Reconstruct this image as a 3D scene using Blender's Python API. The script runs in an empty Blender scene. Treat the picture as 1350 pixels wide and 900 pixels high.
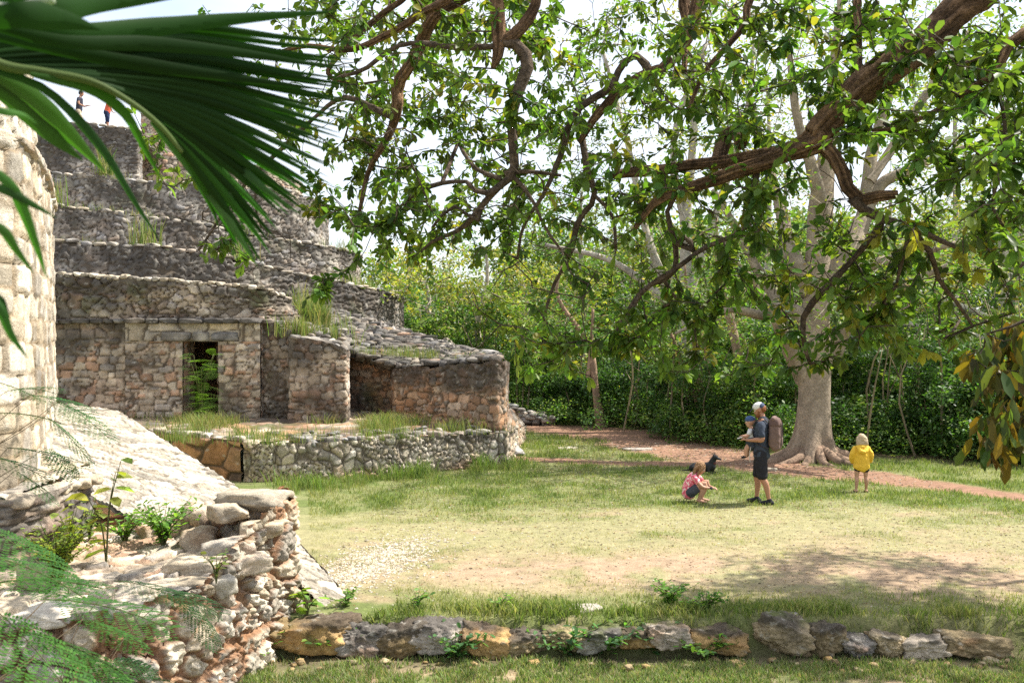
import bpy, math, random
import numpy as np
rng = np.random.default_rng(11)
R_ = math.radians
FOC, CH, HY, CX = 1312.5, 3.0, 440.0, 675.0     # lens in photo pixels, eye height, horizon row, centre column
def W(px, py, d): return np.array([(px-CX)/FOC*d, d, CH-(py-HY)/FOC*d])
def G(px, py, z=0.0): return W(px, py, (CH-z)*FOC/(py-HY))
scene = bpy.context.scene
COL = scene.collection

# ------------------------------------------------------------------ noise
def _h(ix, iy, iz, s):
    a = (ix.astype(np.int64)*374761393 + iy.astype(np.int64)*668265263 + iz.astype(np.int64)*2147483647 + s*974634777) & 0xFFFFFFFF
    a = ((a ^ (a >> 13))*1274126177) & 0xFFFFFFFF
    a = (a ^ (a >> 16))
    a = (a*2246822519) & 0xFFFFFFFF
    return ((a ^ (a >> 15)) & 0xFFFFFF)/float(0xFFFFFF)
def vnoise(x, y, z=None, s=0):
    x = np.asarray(x, float); y = np.asarray(y, float); z = np.zeros_like(x) if z is None else np.asarray(z, float)
    ix, iy, iz = np.floor(x), np.floor(y), np.floor(z)
    fx, fy, fz = x-ix, y-iy, z-iz
    fx, fy, fz = [f*f*(3-2*f) for f in (fx, fy, fz)]
    def c(a, b, d): return _h(ix+a, iy+b, iz+d, s)
    x00 = c(0,0,0)*(1-fx)+c(1,0,0)*fx; x10 = c(0,1,0)*(1-fx)+c(1,1,0)*fx
    x01 = c(0,0,1)*(1-fx)+c(1,0,1)*fx; x11 = c(0,1,1)*(1-fx)+c(1,1,1)*fx
    return (x00*(1-fy)+x10*fy)*(1-fz)+(x01*(1-fy)+x11*fy)*fz
def fbm(x, y, z=None, s=0, o=4):
    t = 0; a = 0.5; n = 0; f = 1.0
    x = np.asarray(x, float); y = np.asarray(y, float); z = np.zeros_like(x) if z is None else np.asarray(z, float)
    for k in range(o):
        t = t + a*vnoise(x*f, y*f, z*f, s+k*17); n += a; a *= .5; f *= 2.03
    return t/n
def sst(a, b, x):
    t = np.clip((x-a)/(b-a), 0, 1); return t*t*(3-2*t)
def lerp(a, b, t): return a+(b-a)*t
def cmix(a, b, t): return a+(b-a)*t[..., None]

# ------------------------------------------------------------------ mesh building
class MB:
    def __init__(s): s.v = []; s.f = []; s.c = []; s.m = []; s.n = 0
    def add(s, v, f, c=None, mi=0):
        v = np.asarray(v, float).reshape(-1, 3)
        if c is None: c = np.ones((len(v), 3))
        c = np.asarray(c, float)
        if c.ndim == 1: c = np.tile(c, (len(v), 1))
        fl = f if isinstance(f, list) else [f]
        for a in fl:
            a = np.asarray(a, dtype=np.int64)
            if a.size: s.f.append(a+s.n); s.m.append(np.full(len(a), mi, np.int32))
        s.v.append(v); s.c.append(c[:, :3]); s.n += len(v)
    def build(s, name, m, parent=None, smooth=True):
        v = np.concatenate(s.v); c = np.concatenate(s.c)
        me = bpy.data.meshes.new(name)
        me.vertices.add(len(v)); me.vertices.foreach_set('co', v.astype(np.float32).ravel())
        tot = np.concatenate([np.full(len(a), a.shape[1], np.int32) for a in s.f])
        idx = np.concatenate([a.ravel() for a in s.f]).astype(np.int32)
        st = np.concatenate([[0], np.cumsum(tot)[:-1]]).astype(np.int32)
        me.loops.add(len(idx)); me.loops.foreach_set('vertex_index', idx)
        me.polygons.add(len(tot)); me.polygons.foreach_set('loop_start', st)
        try: me.polygons.foreach_set('loop_total', tot)
        except Exception: pass
        me.polygons.foreach_set('use_smooth', np.full(len(tot), bool(smooth)))
        ms = m if isinstance(m, (list, tuple)) else [m]
        for k in ms: me.materials.append(k)
        if len(ms) > 1: me.polygons.foreach_set('material_index', np.concatenate(s.m))
        me.update(calc_edges=True)
        at = me.color_attributes.new('Col', 'FLOAT_COLOR', 'POINT')
        at.data.foreach_set('color', np.concatenate([c, np.ones((len(c), 1))], 1).astype(np.float32).ravel())
        o = bpy.data.objects.new(name, me); COL.objects.link(o)
        if parent is not None: o.parent = parent
        return o
def tag(o, label=None, cat=None, group=None, kind=None):
    if label: o['label'] = label
    if cat: o['category'] = cat
    if group: o['group'] = group
    if kind: o['kind'] = kind
    return o
def thing(name, label, cat, loc=(0, 0, 0), rz=0, group=None):
    o = bpy.data.objects.new(name, None); COL.objects.link(o); o.empty_display_size = .2
    o.location = loc; o.rotation_euler = (0, 0, rz)
    return tag(o, label, cat, group)

# ------------------------------------------------------------------ materials
def newmat(name):
    m = bpy.data.materials.new(name); m.use_nodes = True
    nt = m.node_tree; b = nt.nodes['Principled BSDF']
    return m, nt, b
def link(nt, a, b): nt.links.new(a, b)
def _d(): pass
def surf_mat(name, rough=.95, nscale=(3, 28), lo=.72, hi=1.25, bump=.5, bscale=22, bdist=.02, spec=.2):
    """vertex colour times two octaves of noise in object space, noise bump"""
    m, nt, b = newmat(name)
    N = nt.nodes.new
    at = N('ShaderNodeAttribute'); at.attribute_name = 'Col'
    tc = N('ShaderNodeTexCoord')
    val = None
    for sc in nscale:
        n = N('ShaderNodeTexNoise'); n.inputs['Scale'].default_value = sc; n.inputs['Detail'].default_value = 6; n.inputs['Roughness'].default_value = .65
        link(nt, tc.outputs['Object'], n.inputs['Vector'])
        mr = N('ShaderNodeMapRange'); mr.inputs['From Min'].default_value = .3; mr.inputs['From Max'].default_value = .7
        mr.inputs['To Min'].default_value = lo; mr.inputs['To Max'].default_value = hi
        link(nt, n.outputs['Fac'], mr.inputs['Value'])
        if val is None: val = mr.outputs[0]
        else:
            mu = N('ShaderNodeMath'); mu.operation = 'MULTIPLY'; link(nt, val, mu.inputs[0]); link(nt, mr.outputs[0], mu.inputs[1]); val = mu.outputs[0]
    mx = N('ShaderNodeVectorMath'); mx.operation = 'SCALE'
    link(nt, at.outputs['Color'], mx.inputs[0]); link(nt, val, mx.inputs['Scale'])
    link(nt, mx.outputs[0], b.inputs['Base Color'])
    b.inputs['Roughness'].default_value = rough
    b.inputs['Specular IOR Level'].default_value = spec
    if bump:
        n = N('ShaderNodeTexNoise'); n.inputs['Scale'].default_value = bscale; n.inputs['Detail'].default_value = 8; n.inputs['Roughness'].default_value = .7
        link(nt, tc.outputs['Object'], n.inputs['Vector'])
        bp = N('ShaderNodeBump'); bp.inputs['Strength'].default_value = bump; bp.inputs['Distance'].default_value = bdist
        link(nt, n.outputs['Fac'], bp.inputs['Height']); link(nt, bp.outputs[0], b.inputs['Normal'])
    return m
def leaf_mat(name, trans=.45, rough=.45, tint=(1.25, 1.5, .5), spec=.4):
    m, nt, b = newmat(name)
    N = nt.nodes.new
    at = N('ShaderNodeAttribute'); at.attribute_name = 'Col'
    link(nt, at.outputs['Color'], b.inputs['Base Color'])
    b.inputs['Roughness'].default_value = rough; b.inputs['Specular IOR Level'].default_value = spec
    tr = N('ShaderNodeBsdfTranslucent')
    mu = N('ShaderNodeVectorMath'); mu.operation = 'MULTIPLY'; mu.inputs[1].default_value = tint
    link(nt, at.outputs['Color'], mu.inputs[0]); link(nt, mu.outputs[0], tr.inputs['Color'])
    mx = N('ShaderNodeMixShader'); mx.inputs[0].default_value = trans
    link(nt, b.outputs[0], mx.inputs[1]); link(nt, tr.outputs[0], mx.inputs[2])
    link(nt, mx.outputs[0], nt.nodes['Material Output'].inputs['Surface'])
    return m
def plain(name, col, rough=.8, spec=.3, noise=.15, scale=30):
    m, nt, b = newmat(name); N = nt.nodes.new
    tc = N('ShaderNodeTexCoord'); n = N('ShaderNodeTexNoise'); n.inputs['Scale'].default_value = scale; n.inputs['Detail'].default_value = 4
    link(nt, tc.outputs['Object'], n.inputs['Vector'])
    r = N('ShaderNodeMix'); r.data_type = 'RGBA'
    r.inputs['A'].default_value = tuple(c*(1-noise) for c in col)+(1,); r.inputs['B'].default_value = tuple(min(1, c*(1+noise)) for c in col)+(1,)
    link(nt, n.outputs['Fac'], r.inputs['Factor']); link(nt, r.outputs['Result'], b.inputs['Base Color'])
    b.inputs['Roughness'].default_value = rough; b.inputs['Specular IOR Level'].default_value = spec
    return m
M_STONE = surf_mat('stone', nscale=(4, 40), lo=.68, hi=1.3, bump=.9, bscale=18, bdist=.03)
M_NEAR = surf_mat('near_stone', nscale=(9, 70), lo=.66, hi=1.3, bump=1.0, bscale=30, bdist=.02)
M_GROUND = surf_mat('ground', nscale=(6, 60), lo=.75, hi=1.25, bump=.8, bscale=25, bdist=.03)
M_BARK = surf_mat('bark', nscale=(14, 60), lo=.45, hi=1.6, bump=1.0, bscale=32, bdist=.06)
M_PALEBARK = surf_mat('pale_bark', nscale=(3.5, 24), lo=.66, hi=1.28, bump=.9, bscale=16, bdist=.04)
M_LEAF = leaf_mat('leaf', .55, .46, spec=.28, tint=(1.35, 1.4, .45))
M_FAR = leaf_mat('far_leaf', .42, .5, spec=.3)
M_PALM = leaf_mat('palm_leaf', .3, .55, tint=(1.3, 2.3, .3), spec=.06)
M_GRASS = leaf_mat('grass_blade', .4, .7, tint=(1.2, 1.3, .6), spec=.2)

# ------------------------------------------------------------------ stone patterns
def stone_pat(u, v, sw, sh, seed, jit=.5, p=3.0, warp=.25, chaos=.0):
    """masonry cells: returns (gap distance 0..1, cell random, cell random 2, tilt term)"""
    u = u+warp*sw*(fbm(u/sw*.7, v/sh*.7, s=seed+1)-.5)*2
    v = v+warp*sh*(fbm(u/sw*.6+9, v/sh*.6, s=seed+2)-.5)*2
    row = np.floor(v/sh)
    F1 = np.full(u.shape, 1e9); F2 = np.full(u.shape, 1e9); cid = np.zeros(u.shape); rid = np.zeros(u.shape); du1 = np.zeros(u.shape); dv1 = np.zeros(u.shape)
    for dr in (-1, 0, 1):
        r = row+dr
        off = _h(r, r*0, r*0, seed+5)
        wsc = .75+.6*_h(r, r*0+3, r*0, seed+6)
        cu = np.floor(u/(sw*wsc)+off)
        for dc in (-1, 0, 1):
            i = cu+dc
            j1 = _h(i, r, r*0+1, seed)-.5; j2 = _h(i, r, r*0+2, seed)-.5
            s1 = .72+.56*_h(i, r, r*0+3, seed); s2 = .8+.4*_h(i, r, r*0+4, seed)
            cx = (i+.5-off+j1*jit)*sw*wsc; cy = (r+.5+j2*(jit*.5+chaos))*sh
            du = (u-cx)/(sw*wsc*s1); dv = (v-cy)/(sh*s2)
            d = (np.abs(du)**p+np.abs(dv)**p)**(1/p)
            closer = d < F1
            F2 = np.where(closer, F1, np.minimum(F2, d))
            cid = np.where(closer, i, cid); rid = np.where(closer, r, rid); du1 = np.where(closer, du, du1); dv1 = np.where(closer, dv, dv1)
            F1 = np.where(closer, d, F1)
    g = F2-F1
    c1 = _h(cid, rid, rid*0+11, seed); c2 = _h(cid, rid, rid*0+12, seed); c3 = _h(cid, rid, rid*0+13, seed)
    tilt = (c2-.5)*du1+(c3-.5)*dv1
    return g, c1, c2, tilt
PAL = {
 'tan':    [(.42,.375,.30), (.46,.41,.33), (.38,.335,.265), (.44,.38,.30), (.36,.325,.27), (.48,.43,.355)],
 'cream':  [(.64,.58,.46), (.68,.62,.51), (.60,.53,.41), (.66,.58,.45), (.58,.52,.43), (.70,.65,.55)],
 'ochre':  [(.40,.26,.11), (.32,.22,.10), (.44,.31,.15), (.28,.20,.10), (.42,.33,.20), (.30,.23,.13)],
 'grey':   [(.33,.30,.26), (.40,.365,.31), (.27,.245,.215), (.47,.42,.36), (.37,.31,.25), (.31,.295,.28)],
 'warm':   [(.50,.41,.31), (.54,.45,.35), (.43,.34,.26), (.58,.49,.38), (.48,.31,.21), (.40,.35,.30)],
 'red':    [(.40,.27,.18), (.44,.33,.23), (.36,.22,.14), (.46,.36,.27), (.42,.24,.14), (.28,.24,.20)],
 'pale':   [(.46,.40,.31), (.50,.44,.35), (.41,.345,.26), (.48,.40,.29), (.39,.345,.285), (.52,.47,.39)],
 'orange': [(.40,.21,.10), (.45,.26,.13), (.36,.19,.09), (.48,.32,.19), (.38,.24,.14), (.33,.20,.12)],
}
def stone_colour(P, g, c1, c2, vf, pal, black=.3, blacktop=0., orange=0., moss=0., mortar=(.14,.11,.08), seed=0, gapw=.12, base_orange=0.):
    pal = np.array(PAL[pal])
    a = pal[(c1*len(pal)*.999).astype(int)]
    a = a*(.58+.78*c2**1.1)[..., None]
    x, y, z = P[..., 0], P[..., 1], P[..., 2]
    n1 = fbm(x*.55+y*.3, z*.9, y*.2, s=seed+31, o=5)
    n2 = fbm(x*2.2+y, z*2.2, y, s=seed+47, o=4)
    n3 = fbm(x*.9, z*1.5, y*.9, s=seed+71, o=4)
    o = np.clip(sst(.52, .7, n3)*orange+base_orange*sst(.55, 0, vf), 0, 1)
    a = cmix(a, a*0+np.array((.42,.21,.10)), o*.75)
    k = sst(.62-black*.5, .80-black*.35, n1*.6+n2*.4+blacktop*sst(.5, 1, vf)*.35+(c2-.5)*.12)
    a = cmix(a, a*0+np.array((.062,.056,.05)), k*.86)
    mo = sst(.60, .75, fbm(x*1.3+5, z*1.3, y, s=seed+91, o=4)*.8+n2*.25)*moss
    a = cmix(a, a*0+np.array((.10,.12,.03)), np.clip(mo, 0, 1)*.8)
    m = 1-sst(gapw*.4, gapw*1.1, g)
    mm = np.array(mortar)*(.3+.9*n2)[..., None]
    # lichen and lime flecks
    fl = sst(.66, .78, fbm(x*9+z*3, z*9+y*5, y*7, s=seed+5, o=3))
    a = cmix(a, a*0+np.array((.5, .47, .41)), fl*.5)
    return a*(1-m[..., None]*.8)+mm*m[..., None]*.8

def resamp(pts, n, smooth=False):
    pts = np.array(pts, float)
    if smooth:
        q = [pts[0]]
        P = np.vstack([2*pts[0]-pts[1], pts, 2*pts[-1]-pts[-2]])
        for i in range(len(pts)-1):
            for t in np.linspace(0, 1, 9)[1:]:
                p0, p1, p2, p3 = P[i:i+4]
                q.append(.5*((2*p1)+(-p0+p2)*t+(2*p0-5*p1+4*p2-p3)*t*t+(-p0+3*p1-3*p2+p3)*t**3))
        pts = np.array(q)
    L = np.concatenate([[0], np.cumsum(np.linalg.norm(np.diff(pts[:, :3], axis=0), axis=1))])
    t = np.linspace(0, L[-1], n)
    return np.stack([np.interp(t, L, pts[:, k]) for k in range(pts.shape[1])], 1), L[-1]
def wall(mb, bot, top, res, sw, sh, face, amp=.05, pal='warm', seed=1, jit=.5, p=3., warp=.25, chaos=0., topj=0., hole=None,
         smooth=False, steps=0, fine=.012, gapw=.12, proud=.8, rnd=.17, mixed=.75, pf=None, **ck):
    """lofted surface between two polylines, relief of individual stones; FACE is a point on the outer side"""
    _, Lb = resamp(bot, 4, smooth); _, Lt = resamp(top, 4, smooth)
    nu = max(4, int(max(Lb, Lt)/res))
    # same parameter on both rails: resample by control index when the counts agree
    def rail(pts):
        pts = np.array(pts, float)
        k = np.linspace(0, len(pts)-1, len(pts)); return pts, k
    if len(bot) == len(top):
        A = np.hstack([np.array(bot, float), np.array(top, float)])
        mid = (A[:, :3]+A[:, 3:])/2
        if smooth:
            q, _ = resamp(np.hstack([mid, A]), nu, True)
        else:
            q, _ = resamp(np.hstack([mid, A]), nu)
        B, T = q[:, 3:6], q[:, 6:9]
    else:
        B = resamp(bot, nu, smooth)[0]; T = resamp(top, nu, smooth)[0]
    H = np.linalg.norm(T-B, axis=1)
    nv = max(4, int(H.max()/res))
    mid = (B+T)/2
    U1 = np.concatenate([[0], np.cumsum(np.linalg.norm(np.diff(mid, axis=0), axis=1))])
    vt = np.linspace(0, 1, nv)
    if topj:
        T = T.copy(); k = U1
        T[:, 2] += topj*((_h(np.floor(k/(sw*.8)), k*0, k*0, seed+99)-.5)*1.2+(fbm(k/sw*.5, k*0, s=seed+98)-.5)*2)
    P = B[None]*(1-vt)[:, None, None]+T[None]*vt[:, None, None]
    U = np.tile(U1[None], (nv, 1)); V = vt[:, None]*H[None]+(B[:, 2]-B[:, 2].min())[None]*(1 if H.max() > .1 else 0)
    gu = np.gradient(P, axis=1); gv = np.gradient(P, axis=0)
    Nn = np.cross(gu, gv); Nn /= np.linalg.norm(Nn, axis=2, keepdims=True)+1e-9
    # smooth the normals along the wall so relief does not tear at corners
    for _ in range(3):
        Nn[:, 1:-1] = (Nn[:, :-2]+Nn[:, 1:-1]+Nn[:, 2:])/3
    Nn /= np.linalg.norm(Nn, axis=2, keepdims=True)+1e-9
    sgn = np.sign(np.sum(np.sum((np.array(face)-P)*Nn, axis=2)))
    Nn *= sgn
    g, c1, c2, tilt = stone_pat(U, V, sw, sh, seed, jit, p, warp, chaos)
    if mixed:
        g2, d1, d2, t2 = stone_pat(U, V, sw*.55, sh*.5, seed+13, jit, p, warp, chaos)
        mk = vnoise(U/(sw*2.2), V/(sh*1.3), s=seed+61) > (1-mixed*.55)
        edge = np.abs(vnoise(U/(sw*2.2), V/(sh*1.3), s=seed+61)-(1-mixed*.55))*3
        g = np.minimum(np.where(mk, g2, g), edge+.0); c1 = np.where(mk, d1, c1); c2 = np.where(mk, d2, c2); tilt = np.where(mk, t2, tilt)
    h = sst(0, rnd, g)**.7*(.55+proud*c1)+tilt*.5
    h = h*amp+(fbm(U*14, V*14, s=seed+7)-.5)*fine*2+(vnoise(U*34, V*34, s=seed+9)-.5)*fine*.9+(fbm(U*1.2, V*1.2, s=seed+8)-.5)*amp*1.2
    if steps:
        k = V/steps; h += ((k-np.floor(k))**3)*-steps*.6
    Q = P+Nn*h[..., None]
    vf = np.tile(vt[:, None], (1, P.shape[1]))
    C = stone_colour(Q, g, c1, c2, vf, pal, seed=seed, gapw=gapw, **ck)
    idx = np.arange(P.shape[0]*P.shape[1]).reshape(P.shape[:2])
    f = np.stack([idx[:-1, :-1], idx[:-1, 1:], idx[1:, 1:], idx[1:, :-1]], -1)
    if sgn < 0: f = f[..., ::-1]
    if hole is not None:
        cc = (P[:-1, :-1]+P[1:, 1:])/2
        f = f[~hole(cc)]
    f = f.reshape(-1, 4)
    mb.add(Q.reshape(-1, 3), f, C.reshape(-1, 3))
def ico(n):
    import bmesh
    bm = bmesh.new(); bmesh.ops.create_icosphere(bm, subdivisions=n, radius=1)
    v = np.array([a.co[:] for a in bm.verts]); f = np.array([[b.index for b in a.verts] for a in bm.faces]); bm.free()
    return v, f
ICO = {k: ico(k) for k in (2, 3, 4, 5)}
def rock(mb, c, size, seed=0, rot=0, lvl=4, pal='warm', planes=9, rough=.05, tilt=0, blocky=1.0, crag=0., **ck):
    v, f = ICO[lvl]; v = v.copy()
    r = np.random.default_rng(seed)
    d = np.full(len(v), 1.25)
    nrm = np.vstack([r.normal(size=(planes, 3)), np.eye(3), -np.eye(3)]); nrm /= np.linalg.norm(nrm, axis=1, keepdims=True)
    off = np.concatenate([r.uniform(.72, 1.0, planes), np.full(6, .86/blocky)])
    for n, o in zip(nrm, off):
        k = v@n; d = np.where(k > 1e-3, np.minimum(d, o/np.maximum(k, 1e-3)), d)
    d = d*(1+rough*3*(fbm(v[:, 0]*2+seed, v[:, 1]*2, v[:, 2]*2, s=seed, o=4)-.5)+rough*1.2*(fbm(v[:, 0]*9, v[:, 1]*9, v[:, 2]*9, s=seed+3, o=3)-.5))
    if crag:
        q_ = v*np.array(size)/max(size)*3.2; rg = 1-np.abs(fbm(q_[:, 0]*1.3+seed, q_[:, 1]*1.3, q_[:, 2]*1.9, s=seed+11, o=4)-.5)*4
        d = d*(1-crag*np.clip(rg, 0, 1)**2)*(1+crag*.5*(vnoise(q_[:, 0]*9, q_[:, 1]*9, q_[:, 2]*9, s=seed+2)-.5))
    p = v*d[:, None]*np.array(size)/2
    ct, st_ = math.cos(tilt), math.sin(tilt)
    p = p@np.array([[ct, 0, -st_], [0, 1, 0], [st_, 0, ct]]).T
    cr, sr = math.cos(rot), math.sin(rot)
    p = p@np.array([[cr, -sr, 0], [sr, cr, 0], [0, 0, 1]]).T+np.array(c)
    one = np.ones(len(p)); c1 = one*r.random(); c2 = one*r.random()
    vf = (p[:, 2]-p[:, 2].min())/(np.ptp(p[:, 2])+1e-6)
    n = fbm(p[:, 0]*5, p[:, 1]*5, p[:, 2]*5, s=seed+5)
    C = stone_colour(p*2.2, one, c1, np.clip(c2*.5+n*.5, 0, 1), vf, pal, seed=seed, **ck)
    mb.add(p, f, C)
def box(mb, lo, hi, col=(1, 1, 1)):
    x0, y0, z0 = lo; x1, y1, z1 = hi
    v = [(x0,y0,z0),(x1,y0,z0),(x1,y1,z0),(x0,y1,z0),(x0,y0,z1),(x1,y0,z1),(x1,y1,z1),(x0,y1,z1)]
    mb.add(v, np.array([(0,3,2,1),(4,5,6,7),(0,1,5,4),(1,2,6,5),(2,3,7,6),(3,0,4,7)]), col)
def tube(mb, pts, rad, sides=8, col=(.3, .25, .2), jitter=0., seed=0, cap=True, mi=0):
    pts = np.array(pts, float); n = len(pts); rad = np.array(rad, float)*np.ones(n)
    t = np.gradient(pts, axis=0); t /= np.linalg.norm(t, axis=1, keepdims=True)+1e-9
    a = np.array((0, 0, 1.)) if abs(t[0, 2]) < .9 else np.array((1., 0, 0))
    N0 = np.cross(t[0], a); N0 /= np.linalg.norm(N0)
    V = np.zeros((n, sides, 3)); th = np.arange(sides)*2*math.pi/sides
    for i in range(n):
        N0 = N0-t[i]*np.dot(N0, t[i]); N0 /= np.linalg.norm(N0)+1e-9
        B0 = np.cross(t[i], N0)
        V[i] = np.cos(th)[:, None]*N0+np.sin(th)[:, None]*B0
    r = rad[:, None]*np.ones((1, sides))
    if jitter:
        P = pts[:, None]+V*r[..., None]
        r = r*(1+jitter*2*(fbm(P[..., 0]*4+seed, P[..., 1]*4, P[..., 2]*4, s=seed, o=3)-.5))
    P = pts[:, None]+V*r[..., None]
    idx = np.arange(n*sides).reshape(n, sides); nx = np.roll(idx, -1, 1)
    f = np.stack([idx[:-1], nx[:-1], nx[1:], idx[1:]], -1).reshape(-1, 4)
    P = P.reshape(-1, 3)
    c = np.array(col, float)
    if c.ndim == 2: c = np.repeat(c, sides, 0)
    else: c = np.tile(c, (len(P), 1))*(.40+1.2*fbm(P[:, 0]*7, P[:, 1]*7, P[:, 2]*7, s=seed+3)[:, None])
    fl = [f]
    if cap: fl.append(idx[-1][None])
    mb.add(P, fl, c, mi)
# ================================================================== ground
Y_STEP = 10.42
def seg_dist(x, y, pts):
    d = np.full(x.shape, 1e9); w = np.zeros(x.shape)
    for a, b in zip(pts[:-1], pts[1:]):
        ax, ay, aw = a; bx, by, bw = b
        L2 = (bx-ax)**2+(by-ay)**2+1e-9
        t = np.clip(((x-ax)*(bx-ax)+(y-ay)*(by-ay))/L2, 0, 1)
        q = np.hypot(x-(ax+t*(bx-ax)), y-(ay+t*(by-ay)))/(aw+t*(bw-aw))
        d = np.minimum(d, q)
    return d
def gp(px, py, w): p = G(px, py); return (p[0], p[1], w)
PATHS = [[gp(1500, 668, .45), gp(1350, 655, .5), gp(1230, 640, .6), gp(1130, 628, .8), gp(1040, 620, 1.0), gp(960, 607, 1.3), gp(890, 588, 1.9), gp(840, 575, 1.9), gp(770, 567, 1.7), gp(690, 562, 1.3)],
         [gp(960, 611, .8), gp(850, 612, .45), gp(760, 609, .35), gp(690, 606, .4), gp(668, 604, .5)]]
def zground(x, y):
    b = fbm(x*.35, y*.35, s=5)*.10-.05
    z = b*sst(9, 14, y)
    lowstrip = 1-sst(Y_STEP-.10, Y_STEP+.14, y)
    z = z-lowstrip*(.34+.05*(fbm(x*.8, y*.8, s=9)-.5))
    z = z+(fbm(x*2.5, y*2.5, s=6)-.5)*.03
    return z
def pathmask(x, y):
    q = np.minimum(seg_dist(x, y, PATHS[0]), seg_dist(x, y, PATHS[1]))
    q = q+(fbm(x*1.1, y*.8, s=21)-.5)*1.1
    return 1-sst(.75, 1.15, q)
def groundcols(x, y):
    """albedo of soil and the share of grass at a point"""
    n1 = fbm(x*.5, y*.5, s=41); n2 = fbm(x*1.7, y*1.7, s=42); n0 = fbm(x*.9, y*1.3, s=45); n3 = fbm(x*6, y*6, s=43)
    green = np.array((.11,.14,.04)); yel = np.array((.26,.235,.125)); soil = np.array((.30,.215,.14)); red = np.array((.235,.135,.088)); dark = np.array((.13,.10,.065))
    # dry, straw coloured middle of the meadow, green towards the far side and the kerb
    far = sst(15.6, 18.2, y+(n1-.5)*3.2)
    near = 1-sst(10.9, 12.0, y+(n2-.5)*1.2)
    gsh = np.clip(np.maximum(far, near)*.95+.12, 0, 1)
    gsh = np.clip(gsh+.45*sst(.5, .68, n0), 0, 1)*(.62+.38*sst(.35, .6, n2))
    c = cmix(np.broadcast_to(yel, x.shape+(3,)), np.broadcast_to(green, x.shape+(3,)), gsh)
    # worn soil
    bx = (x-1.2)/4.2; by = (y-12.7)/1.0
    bare = np.exp(-(bx*bx+by*by))*1.0
    bx = (x-5.2)/2.4; by = (y-12.6)/1.7
    bare = np.maximum(bare, np.exp(-(bx*bx+by*by))*1.05)
    bare = np.clip(bare*sst(.25, .62, n2*.6+n3*.4)*1.3, 0, 1)
    bare = np.maximum(bare, sst(.6, .78, n2)*.55*(1-far))
    bare = np.maximum(bare, (1-sst(9.7, 10.3, y))*sst(.42, .62, n2*.5+n3*.5)*.9)
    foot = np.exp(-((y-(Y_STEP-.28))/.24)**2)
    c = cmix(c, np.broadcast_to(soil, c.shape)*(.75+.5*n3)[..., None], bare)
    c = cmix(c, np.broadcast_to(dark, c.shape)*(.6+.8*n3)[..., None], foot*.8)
    p = pathmask(x, y)
    c = cmix(c, np.broadcast_to(red, c.shape)*(.8+.5*n2)[..., None], p)
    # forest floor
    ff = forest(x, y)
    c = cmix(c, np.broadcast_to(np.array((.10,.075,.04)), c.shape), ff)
    cover = np.clip((1-bare)*(1-p)*(1-foot*.8), 0, 1)
    return c, cover, gsh
TREELINE = [G(560, 548), G(668, 552), G(800, 560), G(900, 575), G(960, 585), G(1000, 592), G(1100, 603), G(1200, 608), G(1350, 616), G(1700, 640)]
def tl_y(x):
    return np.interp(x, [p[0] for p in TREELINE][::1], [p[1] for p in TREELINE])
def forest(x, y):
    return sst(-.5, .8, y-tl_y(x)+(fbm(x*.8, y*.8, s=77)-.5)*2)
def build_ground():
    def grade(lo, hi, mid0, mid1, fine, g=1.16):
        a = list(np.arange(mid0, mid1, fine)); s = fine; v = mid1
        while v < hi: a.append(v); s *= g; v += s
        a.append(hi); s = fine; v = mid0-fine; b = []
        while v > lo: b.append(v); s *= g; v -= s
        b.append(lo); return np.array(b[::-1]+a)
    xs = grade(-900, 900, -3.6, 8.5, .075); ys = grade(-60, 1500, 8.0, 20.0, .06, 1.035)
    X, Y = np.meshgrid(xs, ys); Z = zground(X, Y)
    c, cov, gs = groundcols(X, Y)
    mb = MB(); idx = np.arange(X.size).reshape(X.shape)
    f = np.stack([idx[:-1, :-1], idx[:-1, 1:], idx[1:, 1:], idx[1:, :-1]], -1).reshape(-1, 4)
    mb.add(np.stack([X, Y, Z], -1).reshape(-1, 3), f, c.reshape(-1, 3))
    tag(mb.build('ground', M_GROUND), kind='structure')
    return
build_ground()

# ================================================================== ruined temple
FACE = np.array((2., 0, 6.))
TZ = .78                                   # top of the low terrace
def dn(pts, z): return [np.array((p[0], p[1], z)) for p in pts]
temple = thing('ruined_temple', 'tall stepped stone ruin with a dark doorway in its lowest tier and terraces climbing behind', 'temple', (0, 0, 0))
BACKX = np.array((-3.0, 14., 0))
def cap(mb, top, seed, pal='grey', res=.12, back=BACKX, **ck):
    b = [p+np.array((0, 0, -.04)) for p in top]; t = [p+back+np.array((0, 0, -.02)) for p in top]
    wall(mb, b, t, res, .35, .3, (0, 0, 60), amp=.03, pal=pal, seed=seed, **ck)
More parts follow.
